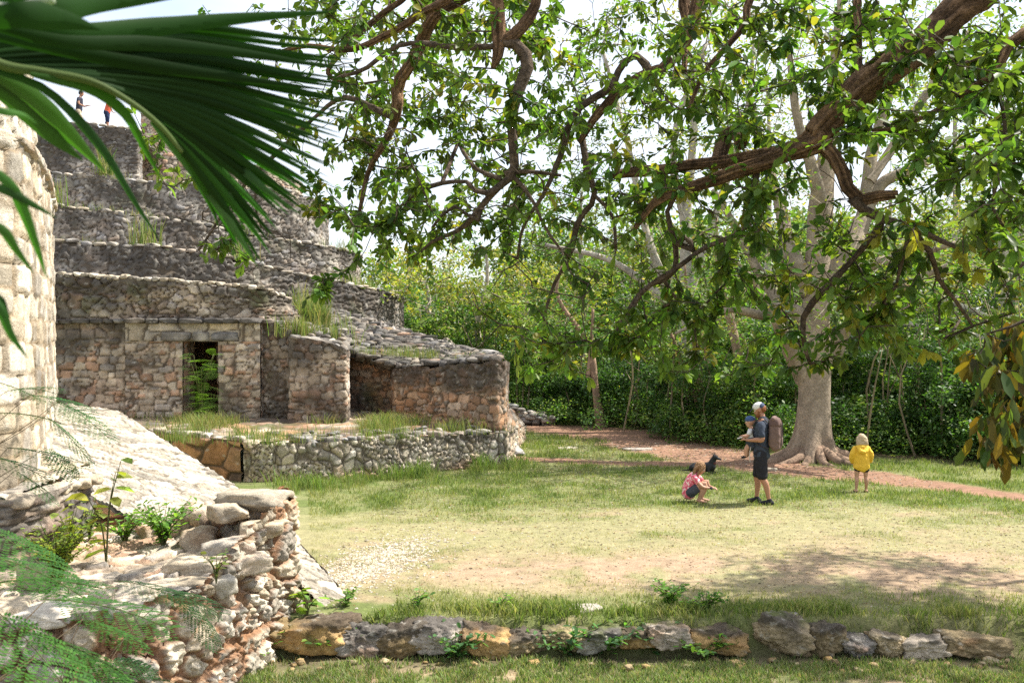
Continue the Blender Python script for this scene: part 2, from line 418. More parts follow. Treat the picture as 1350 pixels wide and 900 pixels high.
# upper tiers: the rims recede to the right because the building is rounded there
tiers = [
 # name, rim polyline (px, py, distance), foot z, stone w, h, palette, black, seed, label
 ('second_tier_wall', [(-60,305,28.), (75,319,28.4), (200,326,29.0), (300,340,30.2), (385,361,32.), (455,374,33.5), (500,384,35.), (522,390,36.5), (530,396,39.), (520,404,43.)], 2.2, .34, .20, 'grey', .62, 21),
 ('third_tier_wall', [(-60,262,32.), (70,273,32.4), (155,281,33.), (250,294,34.), (341,311,35.4), (427,325,37.), (462,332,38.5), (473,338,40.5), (466,345,45.)], 4.6, .36, .20, 'grey', .55, 22),
 ('fourth_tier_wall', [(-60,218,36.), (70,228,36.4), (160,238,37.), (250,243,38.), (330,249,39.), (385,254,40.), (420,268,42.), (431,276,45.), (424,290,50.)], 5.8, .38, .21, 'grey', .5, 23),
 ('fifth_tier_wall', [(-60,158,41.), (70,162,41.4), (110,164,41.6), (150,167,41.8), (181,171,42.), (185,182,45.), (180,196,52.)], 8.0, .38, .22, 'grey', .6, 24),
 ('summit_shrine_wall', [(186,150,49.), (205,155,49.), (240,178,49.5), (300,206,50.), (350,222,51.), (392,240,53.), (398,250,58.)], 8.6, .4, .24, 'warm', .2, 25),
]
for nm, rim, z0, sw, sh, pal, blk, sd in tiers:
    mb = MB(); top = [W(*r) for r in rim]
    wall(mb, dn(top, z0), top, .05, sw*.85, sh*.82, FACE, amp=.075, pal=pal, seed=sd, black=blk-.12, blacktop=.35, moss=.25, topj=.10, jit=.7, chaos=.25, p=2.6, orange=.15)
    cap(mb, top, sd+40, black=.5, moss=.7)
    rs = np.random.default_rng(sd); qr, Lr = resamp(top, int(resamp(top, 4)[1]/.36))
    for i in range(len(qr)-2):
        a_, b2 = qr[i], qr[i+1]; L3 = np.linalg.norm(b2-a_)
        if rs.random() < .82: rock(mb, (a_+b2)/2+np.array((0, .10, .03+rs.uniform(-.04, .04))), (L3*rs.uniform(.9, 1.3), rs.uniform(.3, .5), rs.uniform(.10, .20)), sd*100+i, math.atan2(b2[1]-a_[1], b2[0]-a_[0])+rs.uniform(-.15, .15), 2, 'pale' if rs.random() < .4 else 'grey', rough=.05, black=.3, moss=.3)
    mb.build(nm, M_STONE, temple)
# lowest tier: upper band above the ledge, door wall below it
DX0, DX1 = W(243, 500, 25.)[0], W(290, 500, 25.)[0]; DZT = W(266, 450, 25.)[2]
t1 = [W(-60,356,25.), W(70,362,25.), W(180,368,25.), (W(290,376,25.)), W(345,381,25.2), W(380,396,25.8), W(398,420,27.2), W(404,440,30.)]
ledge = [W(-60,423,25.), W(70,424,25.), W(180,425,25.), W(290,425,25.), W(345,424,25.2), W(382,428,25.6), W(400,436,27.1), W(406,446,30.)]
mb = MB(); wall(mb, ledge, t1, .040, .27, .19, FACE, amp=.085, pal='warm', seed=31, black=.52, blacktop=.5, moss=.55, orange=.25, topj=.05, jit=.8, chaos=.35, p=2.3)
cap(mb, t1, 61, black=.5, moss=.6)
rs = np.random.default_rng(61); qr, Lr = resamp(t1[:6], 44)
for i in range(43):
    a_, b2 = qr[i], qr[i+1]; L3 = np.linalg.norm(b2-a_)
    rock(mb, (a_+b2)/2+np.array((0, .08, .02+rs.uniform(-.03, .03))), (L3*rs.uniform(1, 1.3), .36, rs.uniform(.10, .15)), 6100+i, math.atan2(b2[1]-a_[1], b2[0]-a_[0]), 3, 'pale', rough=.05, black=.25, planes=4)
mb.build('upper_band', M_STONE, temple)
low = [W(-60,424,25.02), W(70,424,25.02), W(180,425,25.02), W(290,425,25.02), W(346,424,25.2)]
door_hole = lambda c: (c[..., 0] > DX0) & (c[..., 0] < DX1) & (c[..., 2] < DZT)
mb = MB()
wall(mb, dn(low, TZ-.3), low, .036, .30, .20, FACE, amp=.055, pal='warm', seed=32, black=.30, blacktop=.3, moss=.12, orange=.25, jit=.5, hole=door_hole, p=3.2, base_orange=.25)
# pilaster field around the door: coursed paler blocks, standing slightly proud
def strip(x0, x1, z0, z1, y, seed, sw=.3, sh=.2, pal='warm', **k):
    b = [(x0, y, z0), (x1, y, z0)]; t = [(x0, y, z1), (x1, y, z1)]
    wall(mb, b, t, .036, sw, sh, FACE, amp=.05, seed=seed, pal=pal, **k)
XL, XR = W(168, 500, 25.)[0], W(345, 500, 25.)[0]; ZL = W(200, 424, 25.)[2]
LINT0, LINT1 = W(213, 445, 25.)[0], W(317, 445, 25.)[0]; LZ0, LZ1 = W(0, 450, 25.)[2], W(0, 437, 25.)[2]
strip(XL, DX0, TZ-.3, LZ0, 24.90, 331, .34, .19, black=.10, orange=.1, p=3.6, base_orange=.15)
strip(DX1, XR, TZ-.3, LZ0, 24.90, 332, .34, .19, black=.22, orange=.1, p=3.4, base_orange=.15)
strip(XL, XR, LZ0, ZL, 24.90, 333, .55, .28, pal='pale', black=.12, p=4.)
for x, o in ((XL, -1), (XR, 1)):
    wall(mb, [(x, 24.90, TZ-.3), (x, 25.1, TZ-.3)], [(x, 24.90, ZL), (x, 25.1, ZL)], .04, .3, .2, (x+o*5, 25, 2), amp=.02, pal='warm', seed=334)
mb.build('door_wall', M_STONE, temple)
# door reveals and room behind
mb = MB()
for x, o in ((DX0, 1), (DX1, -1)):
    wall(mb, [(x, 24.88, TZ-.1), (x, 25.75, TZ-.1)], [(x, 24.88, DZT+.03), (x, 25.75, DZT+.03)], .05, .35, .2, (x+o, 25.2, 1.5), amp=.03, pal='red', seed=35, black=.3)
wall(mb, [(DX0-.02, 24.9, DZT+.02), (DX1+.02, 24.9, DZT+.02)], [(DX0-.02, 25.8, DZT+.02), (DX1+.02, 25.8, DZT+.02)], .06, .4, .3, ((DX0+DX1)/2, 25.2, 0), amp=.01, pal='grey', seed=36)
mb.build('door_reveal', M_STONE, temple)
mb = MB(); rx0, rx1, ry0, ry1, rz1 = DX0-1.2, DX1+1.2, 25.76, 28.2, DZT+.5
wall(mb, [(rx0, ry1, .6), (rx1, ry1, .6)], [(rx0, ry1, rz1), (rx1, ry1, rz1)], .08, .4, .25, (-7.7, 25, 1.5), amp=.04, pal='orange', seed=37, black=.2)
for x in (rx0, rx1):
    wall(mb, [(x, ry0, .6), (x, ry1, .6)], [(x, ry0, rz1), (x, ry1, rz1)], .1, .4, .25, (-7.7, 26, 1.5), amp=.03, pal='red', seed=38)
wall(mb, [(rx0, ry0, rz1), (rx1, ry0, rz1)], [(rx0, ry1, rz1), (rx1, ry1, rz1)], .1, .4, .25, (-7.7, 26, 1.5), amp=.03, pal='grey', seed=39)
wall(mb, [(rx0, ry0, TZ), (rx1, ry0, TZ)], [(rx0, ry1, TZ), (rx1, ry1, TZ)], .1, .4, .25, (-7.7, 26, 3), amp=.02, pal='red', seed=39)
for a, b in ((rx0, DX0), (DX1, rx1)):
    wall(mb, [(a, ry0, .6), (b, ry0, .6)], [(a, ry0, rz1), (b, ry0, rz1)], .1, .4, .25, (-7.7, 28, 3), amp=.02, pal='red', seed=40)
mb.build('inner_room', M_STONE, temple)
# lintel slab and ledge of flat dark slabs
def slab(mb, p0, p1, dy, h, sub, seed, pal='grey', **ck):
    p0, p1 = np.array(p0, float), np.array(p1, float)
    r = np.random.default_rng(seed); cuts = np.linspace(0, 1, sub+1); cuts[1:-1] += r.uniform(-.25, .25, sub-1)/sub if sub > 1 else 0
    for i in range(sub):
        a = lerp(p0, p1, cuts[i]); b = lerp(p0, p1, cuts[i+1]); c = (a+b)/2; L = np.linalg.norm(b-a)
        ang = math.atan2(b[1]-a[1], b[0]-a[0])
        rock(mb, c+np.array((0, r.uniform(-.02, .02), r.uniform(-.008, .008))), (L*1.17, dy*1.15, h*1.15), seed+i, ang, 3, pal, planes=2, rough=.03, blocky=1.08, **ck)
mb = MB(); slab(mb, (LINT0, 24.93, (LZ0+LZ1)/2), (LINT1, 24.93, (LZ0+LZ1)/2), .30, .25, 3, 51, black=.42); mb.build('lintel', M_STONE, temple)
mb = MB(); zc = W(0, 423, 25.)[2]
slab(mb, (W(50, 0, 25)[0], 24.95, zc-.02), (XL, 24.95, zc), .26, .12, 7, 60, black=.8)
slab(mb, (XL, 24.86, zc), (XR+.05, 24.86, zc), .36, .15, 7, 80, black=.85)
slab(mb, (XR+.05, 24.9, zc), W(384, 427, 25.4), .3, .12, 3, 95, black=.7)
mb.build('ledge', M_STONE, temple)
# projecting block right of the door
blk1 = [W(344,426,25.06), W(362,430,25.0), W(384,437,24.9), W(386,438,26.5)]
mb = MB(); wall(mb, dn(blk1, TZ-.3), blk1, .036, .27, .17, FACE, amp=.07, pal='warm', seed=70, black=.55, blacktop=.3, moss=.6, orange=.2, topj=.05, p=2.8, jit=.7)
cap(mb, blk1[:3], 78, back=np.array((.6, 2.4, .2)), black=.85, moss=.6); mb.build('stained_corner', M_STONE, temple)
blk = [W(383,445,26.), W(384,444,24.5), W(400,445,24.35), W(420,448,24.3), W(440,452,24.3), W(455,461,24.3), W(457,463,24.6), W(457,462,27.5)]
mb = MB(); wall(mb, dn(blk, TZ-.3), blk, .036, .27, .19, FACE, amp=.06, pal='warm', seed=71, black=.40, blacktop=.5, moss=.3, orange=.35, topj=.06, p=3., base_orange=.5, jit=.6)
cap(mb, blk, 72, back=np.array((-.4, 3.0, .25)), black=.6, moss=.9)
rs = np.random.default_rng(72)
for i in range(60):
    q_ = W(rs.uniform(386, 452), 448, rs.uniform(24.4, 26.4)); u_ = (q_[1]-24.4)/2.
    rock(mb, (q_[0], q_[1], 2.80-.12*(q_[0]+5)+u_*.35+rs.uniform(-.05, .08)), (rs.uniform(.15, .38), rs.uniform(.15, .35), rs.uniform(.10, .2)), 7200+i, rs.uniform(0, 3), 2, 'grey', black=.45, moss=.6, rough=.07, tilt=rs.uniform(-.3, .3))
mb.build('projecting_block', M_STONE, temple)
# recess wall, then right wing coming forward
rec = [W(440,462,27.2), W(457,464,27.0), W(490,466,26.7), W(521,470,26.2)]
mb = MB(); wall(mb, dn(rec, TZ-.3), rec, .04, .28, .17, FACE, amp=.07, pal='red', seed=73, black=.5, moss=.5, orange=.2, p=2.6, jit=.7)
mb.build('recess_wall', M_STONE, temple)
wing = [W(518,488,26.3), W(521,486,25.2), W(560,484,24.5), W(605,481,23.7), W(640,477,23.0), W(655,476,22.7), W(664,477,23.1), W(668,478,27.)]
mb = MB(); wall(mb, dn(wing, TZ-.35), wing, .034, .30, .19, FACE, amp=.055, pal='red', seed=74, black=.22, blacktop=1.0, moss=.2, orange=.5, topj=.05, p=3.2, base_orange=.8, jit=.6)
mb.build('wing_wall', M_STONE, temple)
# stepped, lichen-black rubble falling from the tiers to the wing
b_ = [W(385,452,25.6), W(440,462,26.2), W(480,470,26.2), W(521,485,25.3), W(560,483,24.7), W(605,480,23.9), W(655,474,22.9)]
t_ = [W(396,398,31.), W(436,408,31.), W(480,420,30.5), W(521,432,30.), W(560,444,29.), W(605,459,27.2), W(658,471,24.2)]
mb = MB(); wall(mb, b_, t_, .042, .33, .165, (-3, 10, 30), amp=.10, pal='grey', seed=75, black=.46, moss=.4, orange=.1, p=2.6, jit=.8, chaos=.3, steps=.42, rnd=.45)
cap(mb, t_, 76, black=.5, moss=.6, back=np.array((0, 4., -2.5)))
rs = np.random.default_rng(75); Bq, Lq = resamp(b_, 200); Tq, _ = resamp(t_, 200)
for row in range(15):
    v_ = (row+.3)/15; x_ = rs.uniform(0, .01)
    while x_ < 1:
        L3 = rs.uniform(.16, .46); a_ = Bq[min(199, int(x_*199))]*(1-v_)+Tq[min(199, int(x_*199))]*v_
        rock(mb, a_+np.array((0, rs.uniform(-.06, .06), rs.uniform(.0, .07))), (L3*1.1, rs.uniform(.25, .42), rs.uniform(.13, .22)), 7500+row*50+int(x_*100), -.25+rs.uniform(-.25, .25), 2, 'grey' if rs.random() < .75 else 'warm', black=.72, moss=.6, rough=.07, tilt=rs.uniform(-.12, .12), planes=5)
        x_ += L3/Lq
mb.build('rubble_slope', M_STONE, temple)

# ================================================================== low terrace in front of it
tr = [W(180,556,23.0), G(205,570,TZ+.05), G(262,576,TZ+.05), G(322,582,TZ+.03), G(330,584,TZ), G(385,583,TZ), G(450,581,TZ), G(520,578,TZ-.01), G(600,574,TZ-.02), G(655,571,TZ-.02), G(667,571,TZ-.02), W(690,560,28.)]
mb = MB()
terr = thing('terrace_wall', 'long low retaining wall of upright stones with weeds along its top, below the doorway', 'stone wall')
wall(mb, dn(tr[3:], -.15), tr[3:], .024, .17, .24, (2, 5, 1), mixed=.9, rnd=.28, amp=.06, pal='pale', seed=81, black=-.02, blacktop=.45, moss=.2, orange=.5, topj=.03, p=2.8, jit=.8, chaos=.4, base_orange=.3)
mb.build('wall_face', M_STONE, terr)
mb = MB()
wall(mb, dn(tr[:4], -.15), tr[:4], .026, .8, .42, (-6, 5, 1), amp=.07, mixed=.3, pal='orange', seed=82, black=.12, orange=.6, p=3., jit=.8, chaos=.3)
mb.build('broken_end', M_STONE, terr)
mb = MB()
r = np.random.default_rng(5)
rim_, L_ = resamp(tr[1:11], 46)
for i, p in enumerate(rim_):
    rock(mb, p+np.array((r.uniform(-.05, .05), r.uniform(.10, .32), r.uniform(-.05, .05))), (r.uniform(.18, .42), r.uniform(.2, .4), r.uniform(.12, .2)), 300+i, r.uniform(-.6, .6), 3, 'pale' if i < 20 else 'grey', black=.35, rough=.06)
for i in range(70):
    k = r.uniform(.35, 1); p = rim_[int(k*45)]
    rock(mb, p+np.array((r.uniform(-.3, .3), r.uniform(.4, 1.1), r.uniform(-.02, .12))), (r.uniform(.12, .35), r.uniform(.15, .3), r.uniform(.06, .14)), 400+i, r.uniform(0, 3), 2, 'grey', black=.5, rough=.06, tilt=r.uniform(-.4, .4))
mb.build('rim_stones', M_STONE, terr)
mb = MB()
A = np.array([tr[0]+(-3, 0, 0)]+tr[1:])
backline = [np.array((p[0]-.3, 27.6, TZ+.12)) for p in A]
wall(mb, [p+np.array((0, .06, -.03)) for p in A], backline, .10, .5, .5, (0, 20, 30), amp=.05, pal='red', seed=83, black=.4, moss=.8, mortar=(.12,.10,.05))
mb.build('earth_top', M_GROUND, terr)

# ================================================================== sunlit rounded tower, far left
mb = MB(); tower = thing('rounded_tower', 'bright pale stone tower with curved coursed wall at the left edge', 'tower')
tb = [(-7.2, 8.9), (-5.6, 9.35), (-5.02, 10.0), (-5.50, 11.6), (-6.14, 13.2), (-6.80, 14.7), (-7.42, 16.0), (-9.0, 17.8), (-12., 19.)]
zl = 4.95
wall(mb, [np.array((a, b, 1.2)) for a, b in tb], [np.array((a-.06, b, zl)) for a, b in tb], .035, .36, .28, (0, 8, 3), amp=.05, mixed=0, rnd=.12, gapw=.17, pal='pale', seed=101, black=-.15, orange=.1, p=6.0, jit=.35, warp=.10, smooth=True, mortar=(.36,.27,.17))
mb.build('lower_wall', M_NEAR, tower)
mb = MB()
tu = [(a-.36, b+.15) for a, b in tb]
wall(mb, [np.array((a, b, zl)) for a, b in tu], [np.array((a-.1, b, 7.25)) for a, b in tu], .05, .30, .24, (0, 8, 5), amp=.06, pal='cream', seed=102, black=-.05, orange=.1, p=2.6, jit=.8, chaos=.3, smooth=True, topj=.1, mortar=(.36,.27,.17))
wall(mb, [np.array((a, b, 7.2)) for a, b in tu], [np.array((a-3, b+.8, 7.2)) for a, b in tu], .2, .4, .3, (0, 8, 30), amp=.05, pal='pale', seed=104)
mb.build('upper_wall', M_NEAR, tower)
mb = MB()
q, _ = resamp([np.array((a+.02, b, zl+.03)) for a, b in tb[1:]], 26, True)
for i in range(25):
    a, b = q[i], q[i+1]; L = np.linalg.norm(b-a)
    rock(mb, (a+b)/2+np.array((-.16, 0, 0)), (L*1.2, .44, .13), 500+i, math.atan2(b[1]-a[1], b[0]-a[0]), 3, 'pale', planes=2, rough=.03, blocky=1.05, black=.0, orange=.5)
mb.build('cornice', M_NEAR, tower)

# ================================================================== sloping stone ramp
ramp = thing('sloping_ramp', 'wide pale paved ramp sloping down from the tower to the meadow', 'ramp')
fe = [W(-80,524,15.5), W(20,525,16.), W(155,541,15.3), W(228,588,14.4), W(310,640,13.4), W(375,698,12.4), W(420,745,11.8), W(462,788,11.3)]
ne = [W(-90,540,11.6), W(0,563,12.4), W(105,646,11.9), W(155,672,11.7), W(200,696,11.5), W(300,735,11.4), W(384,757,11.3), W(428,799,10.95)]
ne[-1][2] = fe[-1][2] = -.03
mb = MB()
wall(mb, ne, fe, .022, .5, .11, (0, 10, 40), mixed=0, amp=.010, pal='tan', seed=111, black=.22, orange=.10, p=4, jit=.9, warp=.4, chaos=.25, mortar=(.17,.145,.11), fine=.02, gapw=.12)
mb.build('paved_slope', M_NEAR, ramp)
mb = MB()
wall(mb, dn(ne, -.2), [p+np.array((0, -.02, .0)) for p in ne], .035, .6, .4, (0, 0, 1), amp=.07, pal='orange', seed=112, black=.05, orange=.9, p=2.4, jit=.8, chaos=.3, fine=.03)
mb.build('ramp_side', M_NEAR, ramp)
mb = MB()
wall(mb, dn(fe, -.2), [p+np.array((0, .01, 0)) for p in fe], .08, .4, .3, (5, 30, 1), amp=.03, pal='pale', seed=113)
mb.build('ramp_far_side', M_NEAR, ramp)

# ================================================================== near wall (L shaped) with floor
FZ = .72
near = thing('near_rubble_wall', 'thick weathered white and orange limestone wall in the lower left corner', 'stone wall')
wl = [W(-260,800,7.4), W(-60,802,7.7), W(60,800,7.95), W(150,800,8.1), W(205,792,8.3), W(240,783,8.6), W(268,768,8.95), W(290,748,9.35), W(318,712,9.85), W(345,672,10.3), W(372,650,10.75), W(376,648,10.95), W(360,646,11.25)]
zt = [FZ, FZ, FZ+.02, FZ+.03, FZ+.04, FZ+.05, FZ+.08, FZ+.16, FZ+.3, 1.12, 1.2, 1.22, 1.22]
wt = []
for p, z in zip(wl, zt): wt.append(np.array((p[0], p[1], z)))
wx = [-6.0, -4.4, -3.75, -3.3, -3.03, -2.86, -2.78, -2.72, -2.66, -2.6, -2.5, -2.46, -2.6]
mb = MB()
wb = []
for i, p in enumerate(wt):
    b = np.array((p[0]+.10, p[1]-.10 if i < 6 else p[1]-.02, -.45))
    wb.append(b)
wall(mb, wb, wt, .015, .33, .26, (0, 4, .5), amp=.095, pal='pale', seed=121, black=.14, orange=1.0, p=2.3, jit=.9, chaos=.4, warp=.7, topj=.06, mortar=(.34,.155,.065), fine=.06, rnd=.3, gapw=.24, moss=.1, smooth=True)
mb.build('wall_face', M_NEAR, near)
# large top stones, along the curve
mb = MB(); r = np.random.default_rng(9)
tops = [((338,652,10.85), (.86,.62,.24), -.1), ((300,668,10.55), (.5,.5,.22), .3), ((305,716,9.95), (.62,.5,.26), .15), ((262,702,10.6), (.42,.4,.3), .2),
        ((262,740,9.6), (.8,.5,.2), -.1), ((213,774,8.9), (.85,.5,.20), .05), ((250,768,9.0), (.5,.4,.16), .3), ((345,690,10.35), (.5,.42,.2), .2), ((330,735,9.75), (.42,.4,.2), .6),
        ((120,800,8.25), (.6,.45,.16), .0), ((180,796,8.3), (.5,.45,.18), -.1), ((60,803,8.1), (.5,.5,.15), .1), ((0,800,8.1), (.6,.5,.2), .1), ((-70,800,7.9), (.6,.5,.2), .1), ((290,765,9.1), (.3,.35,.22), .5)]
for i, (q, s, ro) in enumerate(tops):
    rock(mb, W(*q)-np.array((0, 0, s[2]*.25)), s, 600+i, ro, 4, 'pale', planes=7, rough=.09, black=.12, orange=.35)
mb.build('top_stones', M_NEAR, near)
# cross arm of rough rubble in shade, seen behind the floor
mb = MB()
arm = [W(195,700,11.2), W(225,680,11.15), W(262,660,11.1), W(300,650,11.05), W(335,650,11.0), W(365,648,10.95)]
for i in range(52):
    k = r.uniform(0, 1); p, _ = resamp(arm, 40); b = p[int(k*39)]
    z = r.uniform(.62, b[2]-.08)
    s = r.uniform(.14, .34)
    rock(mb, (b[0]+r.uniform(-.1, .1), b[1]+r.uniform(-.14, .05), z), (s, s*r.uniform(.7, 1.1), s*r.uniform(.6, 1.1)), 650+i, r.uniform(0, 3), 3, 'warm', planes=8, rough=.08, black=.18, orange=.6, tilt=r.uniform(-.5, .5))
wall(mb, dn(arm, .3), [p+np.array((0, .12, -.12)) for p in arm], .04, .3, .25, (0, 5, 1), amp=.1, pal='warm', seed=123, orange=.6, p=2.2)
mb.build('rubble_arm', M_NEAR, near)
mb = MB()
fl_b = [W(-260,800,7.5), W(-60,802,7.9), W(60,800,8.1), W(150,800,8.2), W(215,792,8.4), W(275,765,9.1), W(330,700,10.1), W(372,655,10.8)]
fl_t = [W(-300,700,11.4), W(-120,700,11.5), W(0,700,11.6), W(90,700,11.6), W(180,700,11.5), W(250,700,11.4), W(320,690,11.3), W(372,655,11.2)]
wall(mb, dn(fl_b, FZ-.03), dn(fl_t, FZ), .03, .5, .35, (0, 8, 40), amp=.05, pal='warm', seed=124, black=-.1, orange=.3, p=2.4, jit=.9, chaos=.4, warp=.6, mortar=(.33,.25,.16))
mb.build('packed_floor', M_NEAR, near)
# layered block standing on that floor
bl = thing('layered_stone_bench', 'weathered block with layered grey edges at the left, beside the ramp', 'stone block')
mb = MB()
bb = [(-6.6, 9.55), (-5.0, 9.45), (-4.80, 9.5), (-4.66, 10.1), (-4.78, 11.3)]
wall(mb, [np.array((a, b, FZ-.05)) for a, b in bb], [np.array((a, b, 1.42)) for a, b in bb], .022, 1.6, .085, (0, 2, 1), amp=.05, pal='grey', seed=131, black=.2, orange=.5, p=3, jit=.9, warp=.8)
mb.build('layered_side', M_NEAR, bl)
mb = MB()
wall(mb, [np.array((a, b, 1.40)) for a, b in bb[:3]], [np.array((a, b, 1.50)) for a, b in ((-6.8, 11.6), (-5.2, 11.5), (-4.78, 11.3))], .03, .9, .3, (0, 5, 30), amp=.05, pal='pale', seed=132, black=.1, p=2.4, warp=.8)
for i in range(9):
    rock(mb, (-6.3+i*.19, 9.62+r.uniform(-.05, .05), 1.37+r.uniform(-.02, .02)), (r.uniform(.2, .45), .4, .13), 680+i, 0, 3, 'pale', rough=.05, black=.1)
for i in range(8):
    rock(mb, (-4.86+i*.018, 9.7+i*.2, 1.38+r.uniform(-.02, .02)), (.3, r.uniform(.2, .4), .14), 690+i, 0, 3, 'pale', rough=.05, black=.1)
mb.build('bench_top', M_NEAR, bl)
# small squared blocks lying on the floor
for k, (q, s, lab) in enumerate([((48,770,8.9), (.36,.34,.34), 'brown squared block lying on the floor under the green sprays at left'), ((133,786,8.35), (.26,.24,.16), 'small squared grey block on the edge of the near wall')]):
    mb = MB(); rock(mb, (0, 0, 0), s, 720+k, .2, 4, 'warm', planes=3, rough=.04, blocky=1.1, black=.2)
    p = W(*q); o = tag(mb.build('stone_block', M_NEAR), lab, 'stone'); o.location = (p[0], p[1], FZ+s[2]*.40)

# ================================================================== kerb stones along the meadow's edge
KERB = [ # px centre, top py, bottom py, width px, label
 (345,800,838,70,'leftmost kerb stone, a flat slab tucked against the corner of the near wall'),
 (415,806,856,110,'long layered brown slab second in the kerb row, beside the near wall'),
 (478,812,858,62,'ochre kerb stone with a pitted front just right of the long slab'),
 (528,812,862,66,'large rounded kerb stone with an orange brown face, in the left half of the row'),
 (580,808,858,62,'dark block shaped kerb stone between the rounded one and the split one'),
 (640,814,866,58,'kerb stone with a pale vertical streak on its front'),
 (692,818,862,66,'smooth ochre kerb stone leaning left, right of the streaked one'),
 (745,816,850,56,'low grey kerb stone below the flat pale slab lying in the grass'),
 (790,818,852,54,'small dark kerb stone at the middle of the row behind the leafy weed'),
 (838,820,852,54,'mossy brown kerb stone near the middle of the row'),
 (882,812,850,58,'kerb stone with a rough lichen top, before the grass covered gap'),
 (952,815,856,66,'flat sloping grey kerb stone, first after the grass covered gap'),
 (1037,800,857,66,'tallest kerb stone, a squarish ochre boulder right of centre'),
 (1088,812,858,46,'upright wedge shaped kerb stone right of the tallest boulder'),
 (1133,826,860,44,'small rounded kerb stone third right of the tallest boulder'),
 (1172,824,858,48,'low brown kerb stone fourth right of the tallest boulder'),
 (1216,828,862,54,'pointed dark kerb stone next to the long pale one'),
 (1284,824,864,84,'long smooth pale kerb stone near the right end of the row'),
 (1335,856,876,26,'small loose reddish kerb stone at the right end of the row'),
]
for i, (px, y0, y1, w, lab) in enumerate(KERB):
    d = 10.30; zb = W(px, y1-2, d)[2]; zt_ = W(px, y0+9, d)[2]; wm = w/FOC*d
    mb = MB(); h = (zt_-zb)*.95+.07
    rock(mb, (0, 0, 0), (wm*1.34, .50+.1*((i*7) % 3)/3, h*1.10), 800+i, ((i*37) % 7-3)*.06, 5, ['ochre', 'ochre', 'grey', 'ochre', 'warm', 'ochre'][i % 6], crag=.13, planes=9, rough=.13, black=.14, blacktop=.75, moss=1.0, orange=.6, tilt=((i*13) % 5-2)*.09)
    o = tag(mb.build('kerb_stone', M_NEAR), lab, 'stone', 'kerb stones along the lower edge of the meadow')
    o.location = (W(px, 0, d)[0], d+.13, (zt_+zb)/2-.05)
for k, (px, py, z, s, lab, nm, pal) in enumerate([
  (336,858,-.33,(.36,.36,.30),'pale angular loose rock in front of the kerb row, beside the near wall','loose_rock','pale'),
  (768,806,-.03,(.50,.30,.10),'flat pale slab half buried in the grass behind the kerb','flat_slab','warm'),
  (668,598,.05,(.9,.7,.28),'dark boulder at the right foot of the terrace wall','boulder','grey'),
  (1012,620,.02,(.4,.3,.1),'flat pale rock on the red path left of the big trunk','flat_rock','pale'),
  (840,594,.0,(.9,.5,.12),'flat tan rock showing in the grass beside the path','flat_rock','warm'),
  (748,592,.0,(.6,.4,.10),'small pale rock flush in the grass near the terrace end','flat_rock','pale'),
  (905,570,.02,(1.3,.7,.35),'low reddish earth mound at the edge of the bushes','earth_mound','orange')]):
    mb = MB(); rock(mb, (0, 0, 0), s, 860+k, .3, 4, pal, rough=.06, black=.15)
    p = G(px, py, z); o = tag(mb.build(nm, M_NEAR), lab, 'mound' if 'mound' in nm else 'rock'); o.location = (p[0], p[1], z+s[2]*.22)
mb = MB(); r = np.random.default_rng(23)
for i in range(75):
    px = r.uniform(330, 1345); s = r.uniform(.035, .10)*(1.5 if r.random() < .1 else 1); zz = r.uniform(-.36, -.31)
    rock(mb, (W(px, 0, 10.3)[0], r.uniform(9.85, 10.2), zz), (s*1.5, s, s*.7), 5200+i, r.uniform(0, 3), 3, 'ochre', rough=.16, black=.3, moss=.8, planes=14)
tag(mb.build('kerb_rubble', M_NEAR), kind='stuff')
# low tumbled wall in the distance
mb = MB(); r = np.random.default_rng(17)
for i in range(90):
    k = r.uniform(0, 1); x = lerp(-.6, 1.25, k); y = lerp(33.6, 32.6, k)
    h = lerp(.75, .3, k)
    rock(mb, (x+r.uniform(-.1, .1), y+r.uniform(-.3, .3), r.uniform(.05, h)), (r.uniform(.25, .5), r.uniform(.25, .4), r.uniform(.12, .22)), 900+i, r.uniform(-.4, .4), 2, 'grey', black=.4, moss=.3)
tag(mb.build('tumbled_wall', M_STONE), 'low tumbled grey rubble wall by the bushes beyond the terrace end', 'stone wall')
# scattered white gravel at the ramp foot
mb = MB(); N = 2600
gx = rng.normal(0, 1, N); gy = rng.normal(0, 1, N)
c0 = G(492, 742)
v0, f0 = ICO[2]; v0 = v0[:12*1] if False else v0
oct_v = np.array([(1,0,0),(-1,0,0),(0,1,0),(0,-1,0),(0,0,1),(0,0,-1)], float); oct_f = np.array([(0,2,4),(2,1,4),(1,3,4),(3,0,4),(2,0,5),(1,2,5),(3,1,5),(0,3,5)])
def pebbles(mb, X, Y, S, C, flat=.55):
    n = len(X); a = rng.uniform(0, 6.28, n)
    P = oct_v[None]*np.stack([S*rng.uniform(.7, 1.3, n), S*rng.uniform(.7, 1.3, n), S*flat], 1)[:, None]
    P = P*rng.uniform(.8, 1.2, P.shape)
    ca, sa = np.cos(a)[:, None], np.sin(a)[:, None]
    x = P[..., 0]*ca-P[..., 1]*sa; y = P[..., 0]*sa+P[..., 1]*ca
    P = np.stack([x+X[:, None], y+Y[:, None], P[..., 2]+zground(X, Y)[:, None]+S[:, None]*.15], -1)
    f = (oct_f[None]+np.arange(n)[:, None, None]*6).reshape(-1, 3)
    mb.add(P.reshape(-1, 3), f, np.repeat(C, 6, 0))
pal = np.array(PAL['pale'])[rng.integers(0, 6, N)]
pebbles(mb, c0[0]+gx*.30+gy*.25, c0[1]+gy*.85-gx*.1, rng.uniform(.008, .03, N), pal)
tag(mb.build('gravel', M_NEAR, smooth=False), kind='stuff')
mb = MB(); N = 16000
X = rng.uniform(-2.4, 8.5, N); Y = 10.6+rng.power(1.0, N)*17
